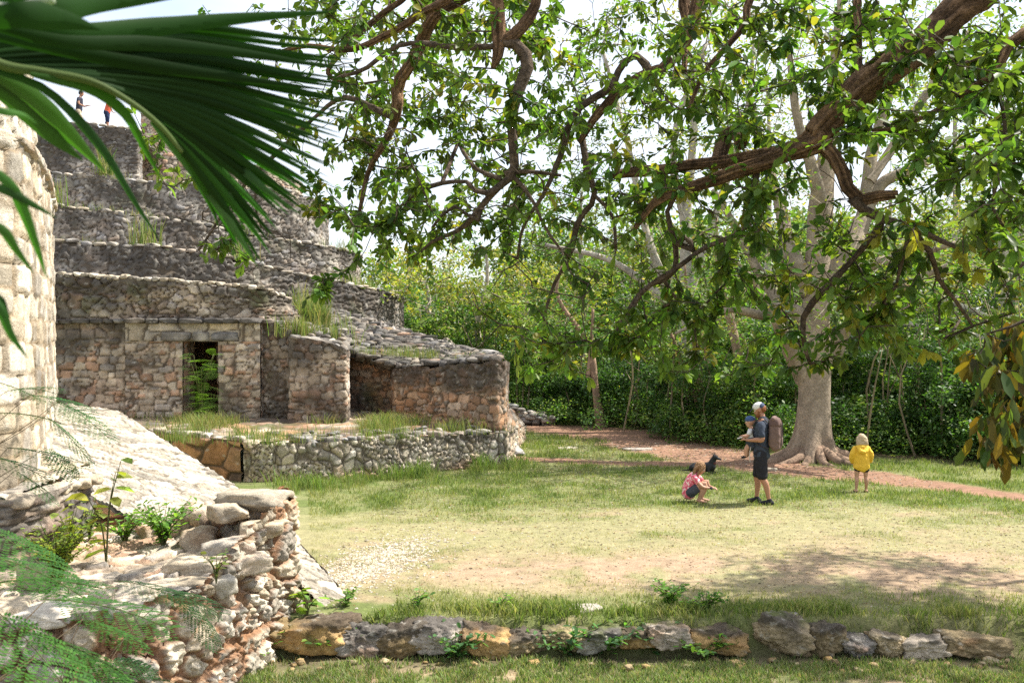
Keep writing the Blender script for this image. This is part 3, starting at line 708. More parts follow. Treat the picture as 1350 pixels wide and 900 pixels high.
C = np.array([(.10,.07,.045), (.16,.10,.06), (.30,.24,.17), (.22,.13,.06), (.07,.05,.035), (.42,.38,.30), (.30,.22,.08)])[rng.integers(0, 7, N)]
pebbles(mb, X, Y, rng.uniform(.005, .017, N)*(1+.05*(Y-10)), C, .3)
tag(mb.build('leaf_litter', M_GROUND, smooth=False), kind='stuff')
# ================================================================== foliage tools
def unit(a): return a/(np.linalg.norm(a, axis=-1, keepdims=True)+1e-9)
def leaves6(mb, P, D, L, wr, C, fold=.25, droop=.15, up=None, roll=.6, mid=.55):
    """oval leaves folded on the midrib: six points each"""
    n = len(P); D = unit(D)
    upv = np.array((0, 0, 1.))+rng.normal(0, roll, (n, 3)) if up is None else up
    S = unit(np.cross(D, upv)); Nn = np.cross(S, D)
    L = (L*np.ones(n))[:, None]; w = L*np.asarray(wr).reshape(-1, 1)/2 if np.ndim(wr) else L*wr/2
    b = P; t = P+D*L-np.array((0, 0, 1.))*L*droop
    m1 = P+D*L*(mid-.25)-np.array((0, 0, 1.))*L*droop*.15; m2 = P+D*L*(mid+.2)-np.array((0, 0, 1.))*L*droop*.5
    l1 = m1+S*w*.85+Nn*w*fold; r1 = m1-S*w*.85+Nn*w*fold; l2 = m2+S*w+Nn*w*fold; r2 = m2-S*w+Nn*w*fold
    V = np.stack([b, l1, l2, t, r2, r1], 1).reshape(-1, 3)
    i = np.arange(n)[:, None]*6
    f = np.concatenate([i+np.array([[0, 1, 2, 3]]), i+np.array([[0, 3, 4, 5]])])
    mb.add(V, f, np.repeat(C, 6, 0))
def leaves4(mb, P, D, L, wr, C, roll=1.0, up=None):
    n = len(P); D = unit(D)
    upv = np.array((0, 0, 1.))+rng.normal(0, roll*.62, (n, 3)) if up is None else up
    S = unit(np.cross(D, upv)); L = (L*np.ones(n))[:, None]
    V = np.stack([P, P+D*L*.5+S*L*wr/2, P+D*L, P+D*L*.5-S*L*wr/2], 1).reshape(-1, 3)
    f = np.arange(n*4).reshape(n, 4)
    mb.add(V, f, np.repeat(C, 4, 0))
def sph(n): return unit(rng.normal(size=(n, 3)))
def vary(base, n, hue=.2, val=.3):
    base = np.array(base, float)
    c = np.tile(base, (n, 1)) if base.ndim == 1 else base[rng.integers(0, len(base), n)]
    return np.clip(c*(1+rng.uniform(-val, val, (n, 1)))*(1+rng.uniform(-hue, hue, (n, 3))*np.array((1, .35, .6))), 0, 1)

class Skel:
    """branch skeleton: nodes with parents, thickness from the number of tips carried"""
    def __init__(s): s.p = []; s.par = []; s.fix = []
    def chain(s, pts, rad, parent=-1):
        for i, (p, r) in enumerate(zip(pts, rad)):
            s.p.append(np.array(p, float)); s.par.append(parent); s.fix.append(r); parent = len(s.p)-1
        return parent
    def nearest(s, q, lo=0):
        A = np.array(s.p[lo:]); return int(np.argmin(np.linalg.norm(A-np.array(q), axis=1)))+lo
    def grow(s, targets, step, wob=.25, sag=0., seed=0, lo=0):
        r = np.random.default_rng(seed)
        T = np.array(targets, float); tips = []
        A = np.array(s.p[lo:]); dm = np.array([np.min(np.linalg.norm(A-t, axis=1)) for t in T])
        cap_ = len(s.p)+len(T)*40+10; buf = np.full((cap_, 3), 1e9); buf[:len(s.p)] = np.array(s.p); buf[:lo] = 1e9; n = len(s.p)
        for k in np.argsort(dm):
            t = T[k]; d = np.linalg.norm(buf[:n]-t, axis=1); j = int(np.argmin(d)); L = d[j]
            a = buf[j].copy(); m = max(1, int(L/step)); par = j
            mid = (a+t)/2+r.normal(0, wob*L*.35, 3)+np.array((0, 0, sag*L))
            off = np.zeros(3)
            for q in range(1, m+1):
                u = q/m; off = off*.6+r.normal(0, step*wob*.5, 3)*(u < 1)
                p = (1-u)**2*a+2*u*(1-u)*mid+u*u*t+off
                if n >= cap_: break
                s.p.append(p); s.par.append(par); s.fix.append(0); buf[n] = p; par = n; n += 1
            tips.append(par)
        return tips
    def radii(s, tip, k=.46):
        n = len(s.p); cnt = np.zeros(n); ch = np.zeros(n, int)
        for i in range(n-1, -1, -1):
            if cnt[i] == 0: cnt[i] = 1
            if s.par[i] >= 0: cnt[s.par[i]] += cnt[i]
        r = tip*cnt**k
        return np.array([max(a, b) if b else a for a, b in zip(r, s.fix)])
    def mesh(s, mb, tip, col, k=.46, sides=5, skip=0, rmax=None, seed=0, mi=1):
        R = s.radii(tip, k); P = np.array(s.p); par = np.array(s.par)
        e = np.array([i for i in range(len(P)) if par[i] >= 0 and i >= skip])
        if not len(e): return R
        a, b = P[par[e]], P[e]; ra = np.minimum(R[par[e]], R[e]*1.5); rb = R[e]
        t = unit(b-a); h = np.where(np.abs(t[:, 2:3]) < .9, np.array([[0, 0, 1.]]), np.array([[1., 0, 0]]))
        n1 = unit(np.cross(t, h)); n2 = np.cross(t, n1)
        a = a-t*ra[:, None]*.3; b = b+t*rb[:, None]*.3
        th = np.arange(sides)*2*math.pi/sides
        ring = np.cos(th)[None, :, None]*n1[:, None]+np.sin(th)[None, :, None]*n2[:, None]
        V = np.concatenate([a[:, None]+ring*ra[:, None, None], b[:, None]+ring*rb[:, None, None]], 1)
        i0 = np.arange(len(e))[:, None]*2*sides; q = np.arange(sides); q1 = (q+1) % sides
        f = np.stack([i0+q, i0+q1, i0+sides+q1, i0+sides+q], -1).reshape(-1, 4)
        V = V.reshape(-1, 3)
        c = np.array(col)*(.7+.6*fbm(V[:, 0]*3, V[:, 1]*3, V[:, 2]*3, s=seed)[:, None])
        mb.add(V, f, c, mi)
        return R
def smooth_chain(pts, n=None):
    pts = np.array(pts, float)
    L = np.sum(np.linalg.norm(np.diff(pts[:, :3], axis=0), axis=1))
    q, _ = resamp(pts, n or max(4, int(L/.09)), True)
    return q

# ================================================================== the overhanging tree
def overhang():
    t = thing('overhanging_tree', 'tree with thick brown limb slanting in from above, glossy green leaves hanging over the meadow', 'tree', (6.4, 7.6, 0))
    off = np.array((6.4, 7.6, 0))
    S = Skel()
    trunk = [(6.4, 7.6, -.3, .42), (6.35, 7.55, 1.2, .36), (6.1, 7.4, 2.8, .33), (5.6, 7.1, 4.2, .30), (5.3, 6.9, 5.2, .27), (4.7, 6.7, 6.6, .22), (3.6, 6.7, 7.6, .17), (2.2, 6.8, 8.0, .15), (1.0, 7.0, 7.9, .13), (0, 7.1, 7.5, .12), (-.8, 7.2, 7.2, .1)]
    q = smooth_chain(trunk); S.chain(q[:, :3], q[:, 3])
    def limb(pts, conn=None):
        w = np.array([list(W(a, b, d))+[r/FOC*d] for a, b, r, d in pts])
        if conn is not None: w = np.vstack([np.array(conn, float), w])
        q = smooth_chain(w)
        r = np.random.default_rng(len(S.p)); o = np.stack([(fbm(np.arange(len(q))*.22, q[:, 0]*0+k, s=len(S.p))-.5)*.9*np.clip(q[:, 3]*1.2, .02, .07) for k in range(3)], 1)
        q[1:, :3] += o[1:]
        j = S.nearest(q[0, :3]); S.chain(q[:, :3], q[:, 3], j)
    limb([(1420,-90,27,5.9), (1300,-15,25,5.95), (1200,70,23.5,6.0), (1130,128,21.5,6.1), (1082,178,20,6.2)], [(5.4, 7.0, 4.9, .26), (4.4, 6.3, 5.3, .17)])
    limb([(1082,178,20,6.2), (1040,196,12,6.3), (985,206,9,6.5), (900,218,8,6.7), (840,226,8,6.9), (802,232,6,7.0)])
    limb([(1078,186,17,6.2), (1020,213,12,6.25), (960,232,10,6.3), (910,248,8,6.4), (866,266,6,6.5), (838,300,4,6.6)])
    limb([(1085,190,11,6.2), (1108,215,10,6.15), (1119,250,10,6.1), (1135,266,9,6.1), (1160,260,8,6.1), (1184,257,6,6.05)])
    limb([(1122,262,8,6.1), (1150,285,7,6.1), (1165,290,6,6.1), (1145,318,6,6.2), (1115,352,5,6.3), (1075,392,4.4,6.35), (1058,418,4,6.4), (1060,450,3.4,6.4), (1068,480,2.4,6.4)])
    limb([(1165,290,6,6.1), (1195,296,5,6.05), (1235,315,4,6.0), (1272,330,3.2,5.95), (1300,322,2.4,5.9)])
    limb([(1198,298,5,6.05), (1225,330,4.5,6.1), (1238,370,4,6.2), (1262,400,3,6.3), (1282,430,2,6.3)])
    limb([(1200,300,4,6.05), (1188,345,3,6.1), (1180,380,2.4,6.2), (1165,398,2,6.2)])
    limb([(955,180,10,6.8), (968,172,10,6.7), (980,190,8,6.5)])
    # centre and left limbs, dropping in from above the frame
    limb([(930,-20,10,7.2), (915,35,9,7.2), (880,85,8.5,7.2), (850,98,8,7.2), (815,122,7,7.3), (785,155,6,7.4), (765,188,4,7.5)], [(2.6, 6.8, 7.9, .14), (2.0, 7.1, 6.6, .1)])
    limb([(857,100,7,7.2), (840,72,6,7.2), (818,88,5.5,7.2), (805,115,5,7.2), (770,138,4.6,7.3), (752,160,4.4,7.3), (738,205,4,7.4), (716,255,3.4,7.4), (690,300,2.8,7.5), (683,340,2,7.6)])
    limb([(768,185,5,7.5), (771,212,5,7.5), (783,258,4.6,7.5), (762,290,4,7.6), (752,335,3.4,7.6), (730,375,2.6,7.7), (716,420,2,7.7)])
    limb([(784,258,3,7.5), (808,285,2.6,7.4), (812,330,2,7.4)])
    limb([(905,-20,9,7.6), (906,30,8,7.5), (903,62,6,7.4), (902,95,4,7.3)], [(2.0, 6.9, 8.0, .12), (1.6, 7.4, 6.6, .08)])
    limb([(712,-25,8,7.), (702,15,8,7.), (680,42,8,7.), (658,56,7,7.)], [(.9, 7.0, 7.9, .12), (.3, 7., 6.2, .09)])
    limb([(655,-25,12,7.), (657,30,11,7.), (654,70,8,7.), (649,90,3,7.)], [(.1, 7.1, 7.5, .13), (-.1, 7., 6.2, .1)])
    limb([(662,55,8,7.), (686,62,9,7.), (694,88,9,7.), (684,118,8.5,7.), (674,148,7.5,7.), (675,188,7,7.), (676,226,6.5,7.), (658,246,6,7.), (636,272,5,7.1), (610,300,4,7.2), (570,318,3,7.3), (556,330,2,7.3)])
    limb([(660,245,5,7.), (632,257,4.5,7.), (620,240,4,7.), (590,240,3.8,7.1), (560,248,3.4,7.2), (530,268,2.4,7.3), (518,290,2,7.3)])
    limb([(636,270,3.5,7.1), (628,292,3,7.1), (598,272,2.6,7.2), (570,300,2.2,7.2)])
    limb([(640,-30,11,7.6), (612,-5,10,7.6), (575,20,9,7.6), (556,52,8.5,7.7), (540,85,8.5,7.7), (524,112,8,7.8), (522,142,7.5,7.8), (514,172,6,7.9), (500,198,4.5,7.9), (486,225,3.6,8.), (478,260,3,8.), (470,292,2,8.)], [(-.5, 7.2, 7.4, .11), (-.4, 7.5, 6.3, .09)])
    limb([(518,155,6,7.8), (492,142,5,7.9), (455,130,4.4,8.0), (420,150,3.6,8.1), (372,196,3,8.2), (340,226,2.6,8.2), (308,262,2.4,8.3), (282,300,2,8.3), (262,330,1.6,8.3)])
    limb([(340,226,2.2,8.2), (336,270,1.8,8.2), (344,300,1.4,8.2)])
    limb([(600,-20,7,7.3), (555,20,6,7.4), (510,45,5,7.5), (460,65,4.4,7.6), (400,60,3.5,7.7), (350,75,2.6,7.8)], [(-.6, 7.2, 7.3, .1), (-.6, 7.3, 6.2, .07)])
    limb([(648,62,5,7.), (600,64,4.2,7.2), (560,58,4,7.3), (520,62,3.6,7.4), (480,92,3,7.5), (440,104,2.4,7.6)])
    limb([(545,-20,5,8.), (500,20,4.4,8.), (460,58,4,8.), (430,100,3,8.), (470,110,2.4,8.)], [(-.8, 7.2, 7.2, .09), (-1.0, 7.9, 6.3, .06)])
    limb([(664,228,4,7.), (690,226,3.6,7.), (716,228,3,7.), (740,232,2,7.)])
    limb([(676,232,3.4,7.), (700,262,2.8,7.), (718,300,2.2,7.), (740,330,1.8,7.)])
    limb([(604,188,3,7.3), (628,222,4,7.1), (660,236,4,7.)])
    # right hand side
    limb([(1460,10,10,5.6), (1350,45,8,5.5), (1322,72,6.5,5.5), (1318,92,6,5.5), (1285,112,5,5.55), (1262,130,4.4,5.6), (1225,150,3.6,5.7), (1180,170,2.8,5.8), (1140,172,2,5.9)], [(5.3, 6.9, 5.2, .2), (4.2, 6.0, 5.1, .09)])
    limb([(1310,95,4,5.5), (1325,160,3.4,5.5), (1320,220,3,5.5), (1308,270,2.4,5.5), (1322,300,1.6,5.5)])
    limb([(1000,-20,6,6.8), (985,30,5,6.8), (960,60,4.4,6.8), (930,95,3.4,6.8), (905,150,2.6,6.8)], [(3.2, 6.7, 7.7, .12), (2.6, 6.8, 6.4, .07)])
    limb([(1145,-20,7,6.4), (1135,30,6,6.4), (1131,80,5.5,6.3), (1132,110,5,6.2)], [(3.8, 6.7, 7.5, .12), (3.2, 6.5, 6.2, .08)])
    limb([(905,250,4,6.4), (880,275,3.6,6.5), (890,330,3.4,6.6), (884,365,3,6.7), (850,378,2.6,6.8), (826,410,2.2,6.8), (810,440,1.6,6.8)])
    limb([(915,330,4,6.5), (905,310,4,6.5), (893,322,3.5,6.55)])
    limb([(1000,214,5,6.3), (990,262,4.4,6.3), (985,300,4,6.3), (930,325,4,6.4), (895,350,4,6.5), (870,368,4,6.6), (846,385,3.4,6.7), (828,418,2.6,6.8)])
    n_main = len(S.p)
    # tips sampled where the photograph carries leaves (centre, spread, number, distances)
    blobs = [ # px py sx sy n d0 d1
     (760,40,150,60,50,6.2,9), (560,40,90,50,32,6.4,9), (420,40,70,50,16,6.8,9), (600,160,60,60,24,6.8,8.5), (700,150,60,70,28,6.2,8.5), (870,150,70,80,42,6,8.5),
     (1000,90,80,70,44,5.6,8.5), (1130,60,70,50,30,5.6,8), (1230,170,70,60,62,5.2,7), (1330,180,50,90,60,4.8,6.8), (1260,40,90,50,34,5.2,7.5), (1160,110,60,60,30,5.6,7), (1000,40,90,50,24,5.8,8), (1300,110,60,50,24,5,6.5), (990,280,80,50,44,5.8,7.5),
     (430,40,70,45,22,8,11), (520,70,70,60,34,8,11), (600,110,60,60,30,8,11), (480,190,50,50,26,8,11), (575,230,60,50,26,8,10.5), (650,200,50,60,22,8,10.5), (630,30,80,40,30,8,11), (720,210,60,60,28,8,10.5), (790,60,80,60,26,8,11), (700,90,80,60,26,8,11), (540,300,60,30,14,7.5,9),
     (860,250,60,50,34,6.2,8), (760,260,60,50,20,6.8,8.2), (660,300,50,50,12,7,8.2), (540,250,60,40,15,7,8.5), (470,130,60,50,24,7,9), (510,300,60,35,38,6.8,8.3), (430,270,25,18,8,7.2,8),
     (400,190,40,40,10,7.6,8.6), (300,330,30,30,8,7.8,8.6), (200,200,18,40,7,7.5,8.5), (422,388,12,16,6,6.9,7.2), (1180,380,80,50,34,5.8,7.2), (1060,350,70,40,28,6,7.2), (930,400,70,50,28,6.2,7.6), (800,400,50,40,16,6.6,7.8),
     (850,450,50,30,12,6.4,7.4), (740,470,40,28,11,6.4,7.2), (700,440,30,30,7,6.6,7.4), (960,470,50,30,15,6.2,7.2), (1130,440,50,35,12,6,6.8), (1210,470,22,20,5,5.8,6.3), (1310,330,40,60,16,5.2,6.4), (1010,180,50,40,18,6,7.5), (600,300,60,40,10,7,8.5), (1240,300,50,50,18,5.6,6.8)]
    T = []; r = np.random.default_rng(3)
    for px, py, sx, sy, n, d0, d1 in blobs:
        for _ in range(int(n*1.4)):
            a, b = r.normal(px, sx*.85), r.normal(py, sy*.8); d = r.uniform(d0, d1)
            if b > 500: b = 500-(b-500)
            T.append(W(a, b, d))
    for _ in range(70): T.append(np.array((r.uniform(1.5, 8), r.uniform(9.8, 12.8), r.uniform(7.3, 8.8))))  # unseen leaf clusters added overhead to dapple the strip around the kerb
    for _ in range(150):     # crown above and beside the frame
        T.append(np.array((r.uniform(-3, 7.5), r.uniform(4.6, 10), r.uniform(6.2, 9.0))))
    bare = []
    for px, py, sx, sy, n in [(640,260,130,70,60), (760,330,90,70,50), (560,230,80,60,24), (330,280,50,50,16), (480,100,80,60,26), (900,330,90,70,40), (1130,350,110,60,50), (1250,400,50,40,16), (820,120,120,60,30), (1050,260,80,60,24)]:
        for _ in range(n): bare.append(W(r.normal(px, sx*.8), min(490, r.normal(py, sy*.8)), r.uniform(6.4, 8.2)))
    tips = S.grow(T, .13, wob=.42, sag=-.06, seed=4); S.grow(bare, .10, wob=.6, sag=-.12, seed=6)
    mb = MB()
    # main limbs as round bark tubes, twigs as light frusta
    R = S.radii(.0030, .50)
    P = np.array(S.p); par = S.par
    chains = []; cur = []
    for i in range(n_main):
        if cur and par[i] != cur[-1]: chains.append(cur); cur = []
        if not cur and par[i] >= 0: cur = [par[i]] if np.linalg.norm(P[par[i]]-P[i]) < .5 else []
        cur.append(i)
    chains.append(cur)
    for k, c in enumerate(chains):
        if len(c) < 2: continue
        rr = np.array([S.fix[i] for i in c]); rr[0] = rr[1]
        big = rr.max() > .05
        cc = (.175, .115, .072) if big else (.13, .095, .068); rr = rr if big else rr*.86
        mb = MB()
        if big:
            qb, Lb_ = resamp(np.hstack([P[c]-off, rr[:, None]]), max(8, int(np.sum(np.linalg.norm(np.diff(P[c], axis=0), axis=1))/.025)))
            tube(mb, qb[:, :3], qb[:, 3], 40, cc, jitter=.0, seed=k)
            V_ = mb.v[-1].reshape(len(qb), 40, 3); ctr = V_.mean(1, keepdims=True); dv = V_-ctr; th_ = np.arange(40)[None]*.157; sg = np.linspace(0, Lb_, len(qb))[:, None]
            ridg = np.abs(fbm(np.cos(th_)*2.6+sg*.9, np.sin(th_)*2.6+0*sg, sg*1.6+th_*0, s=5, o=5)-.5)*2; lump = fbm(np.cos(th_)*.9+0*sg, np.sin(th_)*.9+0*sg, sg*2.2+0*th_, s=8, o=3)-.5
            mb.v[-1] = (ctr+dv*(1+.34*lump-.30*(1-np.clip(ridg*3, 0, 1)))[..., None]).reshape(-1, 3)
            mb.c[-1] = mb.c[-1]*(.45+.9*np.clip(ridg*2.6, 0, 1)).reshape(-1, 1)*np.array((1.25, 1.15, 1.05))
        else: tube(mb, P[c]-off, rr*1.04, 8, cc, jitter=.45, seed=k)
        mb.build('trunk' if k == 0 else 'limb', M_BARK, t)
    LB = MB(); S.mesh(LB, .0030, (.12, .09, .065), k=.42, sides=5, skip=n_main, seed=9)
    LB.v[-1] = LB.v[-1]-off
    # leaves: rosettes at tips and along the last stretch of each twig
    mb = LB; Q = []; D = []; cl = []
    for ti in tips:
        node = ti; k = 0; n_here = r.integers(7, 12)
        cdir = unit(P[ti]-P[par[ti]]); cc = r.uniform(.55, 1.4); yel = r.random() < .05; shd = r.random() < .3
        while node >= n_main and k < 4:
            m = n_here if k == 0 else r.integers(2, 5)
            dd = unit(r.normal(0, .85, (m, 3))+cdir*.9+np.array((0, 0, -.35)))
            Q.append(P[node][None]+(P[par[node]]-P[node])[None]*r.random((m, 1))*.9+dd*.012); D.append(dd)
            c = np.tile(np.array((.105, .18, .035))*np.array((r.uniform(.8, 1.3), 1, 1)), (m, 1))*cc*r.uniform(.75, 1.3, (m, 1))
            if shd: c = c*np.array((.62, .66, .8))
            if yel: c = np.tile(np.array((.25, .24, .04)), (m, 1))*r.uniform(.8, 1.2, (m, 1))
            cl.append(c); k += 1; node = par[node]
    Q = np.concatenate(Q); D = np.concatenate(D); cl = np.concatenate(cl)
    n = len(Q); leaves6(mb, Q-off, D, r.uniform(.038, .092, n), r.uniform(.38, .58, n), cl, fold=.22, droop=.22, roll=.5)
    print('overhang leaves', n)
    mb.build('foliage', [M_LEAF, M_BARK], t)
overhang()

# ================================================================== background trees
def tree(name, label, base, h, tr, blobs, tint, nclu, per, lsz, bark=(.30, .25, .19), group=None, lean=(0, 0), spread=.35, wr=.5, tipr=.008, seed=1, barkmat=None, limb_k=.45, extra=None, cat='tree', upb=0.):
    global rng
    rng = np.random.default_rng(seed+1000)
    t = thing(name, label, cat, (base[0], base[1], 0), 0, group)
    S = Skel(); r = np.random.default_rng(seed)
    top = np.array((lean[0], lean[1], h))
    pts = [(0, 0, -.3, tr*1.3), (r.normal(0, .05)+lean[0]*.2, lean[1]*.2, h*.22, tr*.95), (r.normal(0, .12)+lean[0]*.5, lean[1]*.5, h*.5, tr*.75), (r.normal(0, .15)+lean[0]*.8, lean[1]*.8, h*.8, tr*.45), (top[0], top[1], h, tr*.22)]
    q = smooth_chain(pts, 22); S.chain(q[:, :3], q[:, 3])
    if extra:
        for e in extra:
            qq = smooth_chain(e, 16); S.chain(qq[:, :3], qq[:, 3], S.nearest(qq[0, :3]))
    nm = len(S.p)
    wts = np.array([b[3]*b[4]*b[5] for b in blobs])**.6; wts /= wts.sum(); T = []
    for b, w_ in zip(blobs, wts):
        k = max(3, int(nclu*w_)); u = unit(r.normal(size=(k, 3)))*(r.random((k, 1))**.45)
        T.append(u*np.array(b[3:6])+np.array(b[:3]))
    T = np.concatenate(T); T[:, 2] = np.maximum(T[:, 2], .25)
    tips = S.grow(T, .45, wob=.3, sag=.05+upb, seed=seed, lo=7 if h > 3 else 2)
    mb = MB(); tube(mb, q[:, :3], q[:, 3], 12, bark, jitter=.25, seed=seed); mb.build('trunk', barkmat or M_PALEBARK, t)
    if extra:
        for e in extra:
            mb = MB(); qq = smooth_chain(e, 16); tube(mb, qq[:, :3], qq[:, 3], 8, bark, jitter=.25, seed=seed); mb.build('limb', barkmat or M_PALEBARK, t)
    CB = MB(); S.mesh(CB, tipr, bark, k=limb_k, sides=4, skip=nm, seed=seed)
    n = len(T)*per
    C = np.repeat(T, per, 0); u = sph(n)*(rng.random((n, 1))**.4); Pp = C+u*np.array((1, 1, .62))*spread*np.repeat(r.uniform(.6, 1.4, len(T)), per)[:, None]
    ct = np.repeat(r.uniform(.7, 1.3, len(T)), per)[:, None]
    col = vary(tint, n, .18, .3)*ct
    Dd = sph(n)*np.array((1, 1, .5))+np.array((0, 0, -.35))
    mb = CB; leaves4(mb, Pp, Dd, rng.uniform(lsz*.7, lsz*1.3, n), wr, col, roll=.8); mb.build('crown', [M_FAR, barkmat or M_PALEBARK], t)
    return t
def at(px, py_, d): p = W(px, py_, d); return p
def blob(px, py, d, base, rx, rz, ry=None):
    p = W(px, py, d); return (p[0]-base[0], p[1]-base[1], p[2], rx, ry or rx, rz)
GREEN = [(.08,.15,.03), (.10,.18,.04), (.065,.13,.035)]
LIME = [(.17,.24,.055), (.21,.27,.07), (.12,.20,.045)]
YEL = [(.27,.26,.055), (.33,.28,.06), (.20,.23,.05), (.16,.2,.05)]
DARK = [(.05,.10,.03), (.065,.125,.035), (.055,.11,.04)]

# the big pale trunk
def big_tree():
    b = G(1071, 607); global rng; rng = np.random.default_rng(55)
    t = thing('big_pale_tree', 'massive smooth beige trunked tree with flaring roots, behind the child in yellow', 'tree', (b[0], b[1], 0))
    d = b[1]; off = np.array((b[0], b[1], 0)); mb = MB()
    def L(pts, sides=16, col=(.30, .25, .19), conn=False):
        w_ = np.array([list(W(x, y, dd)-off)+[r/FOC*dd] for x, y, r, dd in pts]); q = smooth_chain(w_, max(10, len(pts)*6))
        tube(mb, q[:, :3], q[:, 3], sides, col, jitter=.10, seed=int(pts[0][0])); return q
    chains = []
    # trunk, fluted at the foot
    w_ = np.array([list(W(x, y, d)-off)+[r/FOC*d] for x, y, r in [(1070,622,38), (1070,604,34), (1070,590,28), (1071,572,24), (1072,550,22), (1073,520,20.5), (1073,490,21.5), (1073,466,25), (1074,440,20), (1076,405,18), (1078,360,17), (1080,320,16), (1082,270,16), (1088,215,12), (1096,150,9), (1100,80,6), (1108,0,4), (1112,-80,3)]])
    q = smooth_chain(w_, 90); n, sides = len(q), 40; th = np.arange(sides)*2*math.pi/sides
    V = np.zeros((n, sides, 3))
    for i, (x, y, z, r) in enumerate(q):
        fl = math.exp(-max(z, 0)/.42); lobe = 1+fl*.38*np.cos(th*7+1.3*np.sin(th*2))+.05*np.cos(th*3+z)*(1-fl)
        rr = r*lobe; V[i, :, 0] = x+np.cos(th)*rr; V[i, :, 1] = y+np.sin(th)*rr; V[i, :, 2] = z
    Vf = V.reshape(-1, 3); idx = np.arange(n*sides).reshape(n, sides); nx = np.roll(idx, -1, 1)
    c = np.array((.34, .275, .205))*(.72+.5*fbm(Vf[:, 0]*2, Vf[:, 1]*2, Vf[:, 2]*1.2, s=8)[:, None])
    low = np.exp(-np.maximum(Vf[:, 2], 0)/.5)*fbm(Vf[:, 0]*5, Vf[:, 1]*5, Vf[:, 2]*2, s=9); c = cmix(c, c*0+np.array((.20, .12, .075)), np.clip(low*1.3, 0, .8))
    ring = np.exp(-((Vf[:, 2]-1.62)/.05)**2)*.35; c = c*(1-ring[:, None])
    mb.add(Vf, np.stack([idx[:-1], nx[:-1], nx[1:], idx[1:]], -1).reshape(-1, 4), c)
    mb.build('trunk', M_PALEBARK, t)
    # surface roots
    rr = np.random.default_rng(2)
    for k, (a, ln) in enumerate([(185, 1.5), (205, 1.9), (228, 1.2), (250, 1.1), (272, 1.3), (292, 1.6), (315, 1.2), (338, 1.5), (358, 1.2), (160, 1.1)]):
        a = R_(a); pts = []
        for s in np.linspace(0, 1, 7):
            bend = .25*math.sin(s*4+k); pts.append((math.cos(a+bend*s)*(.34+ln*s), math.sin(a+bend*s)*(.34+ln*s), .30*(1-s)**2.4-.03*s-.01, .12*(1-s)**.8+.02))
        q2 = smooth_chain(pts, 20); mb = MB(); tube(mb, q2[:, :3], q2[:, 3], 9, (.24, .165, .115), jitter=.5, seed=k); mb.build('root', M_PALEBARK, t)
    S = Skel(); S.chain(q[30:, :3], q[30:, 3])
    for pts in [
      [(1062,500,15,d), (1052,478,14,d-.1), (1042,458,11,d-.3), (1030,436,8,d-.6), (1010,400,5,d-.9), (985,360,3.5,d-1.2), (950,330,2,d-1.5)],
      [(1090,476,14,d), (1102,460,11,d-.1), (1112,440,9.5,d-.3), (1128,418,8,d-.6), (1160,395,6.5,d-1.), (1200,372,5,d-1.4), (1250,350,3.5,d-1.8)],
      [(1066,430,14,d), (1050,412,10,d), (1030,408,8,d), (1006,415,7,d-.2), (980,410,5.5,d-.4), (962,408,4.5,d-.5), (930,420,3,d-.7), (890,440,2,d-.8)],
      [(1040,412,10,d), (1024,400,8,d+.2), (1012,375,7,d+.4), (990,340,6,d+.6), (970,300,5,d+.8), (940,250,4,d+1)],
      [(1070,385,15,d), (1058,365,15,d), (1046,345,14,d), (1038,325,11,d+.2), (1030,280,8,d+.6), (1010,210,6,d+1), (985,120,4,d+1.2)],
      [(1084,390,15,d), (1098,360,15,d), (1116,335,14,d), (1132,305,12,d+.3), (1142,270,10,d+.6), (1150,200,8,d+.8), (1175,120,5,d+1)],
      [(1100,385,10,d), (1130,358,8,d-.3), (1162,345,7,d-.6), (1200,338,5,d-1), (1260,320,3.4,d-1.3)],
      [(1140,280,9,d+.6), (1165,240,8,d+.6), (1200,225,7,d+.4), (1240,205,5,d), (1290,190,4,d-.4), (1340,170,3,d-.8)],
      [(1080,330,12,d), (1084,280,10,d-.3), (1070,220,8,d-.6), (1050,150,6,d-.8), (1040,60,4,d-1)],
      [(1146,240,7,d+.6), (1180,190,6,d+.9), (1230,110,5,d+1.2), (1280,40,4,d+1.4)]]:
        w2 = np.array([list(W(x, y, dd)-off)+[r/FOC*dd] for x, y, r, dd in pts]); q2 = smooth_chain(w2, len(pts)*6)
        mb = MB(); tube(mb, q2[:, :3], q2[:, 3], 12, (.29, .24, .18), jitter=.2, seed=len(pts)); mb.build('limb', M_PALEBARK, t); S.chain(q2[:, :3], q2[:, 3], S.nearest(q2[0, :3]))
    nm = len(S.p); r = np.random.default_rng(8); T = []
    for x, y, sx, sy, k in [(1040,330,60,60,26), (1180,330,70,50,34), (1260,290,60,60,34), (1290,200,60,70,30), (1000,200,60,80,34), (930,330,60,60,24), (1100,120,90,90,50), (1060,-20,120,70,40), (1230,60,90,70,40), (920,110,60,80,26), (960,430,50,30,12), (1090,420,20,20,8), (1220,380,50,30,16)]:
        for _ in range(k): T.append(W(r.normal(x, sx*.8), r.normal(y, sy*.8), d+r.normal(0, 1.6))-off)
    tips = S.grow(T, .4, wob=.3, sag=.04, seed=3); CB = MB(); S.mesh(CB, .007, (.36, .31, .24), k=.42, sides=4, skip=nm)
    T = np.array(T); per = 26; n = len(T)*per; C = np.repeat(T, per, 0)+sph(n)*(rng.random((n, 1))**.5)*np.array((.5, .5, .3))
    mb = CB; leaves4(mb, C, sph(n)*np.array((1, 1, .5))-np.array((0, 0, .3)), rng.uniform(.09, .17, n), .42, vary(YEL+LIME, n)*np.repeat(r.uniform(.8, 1.2, len(T)), per)[:, None], roll=.8); mb.build('crown', [M_FAR, M_PALEBARK], t)
big_tree()
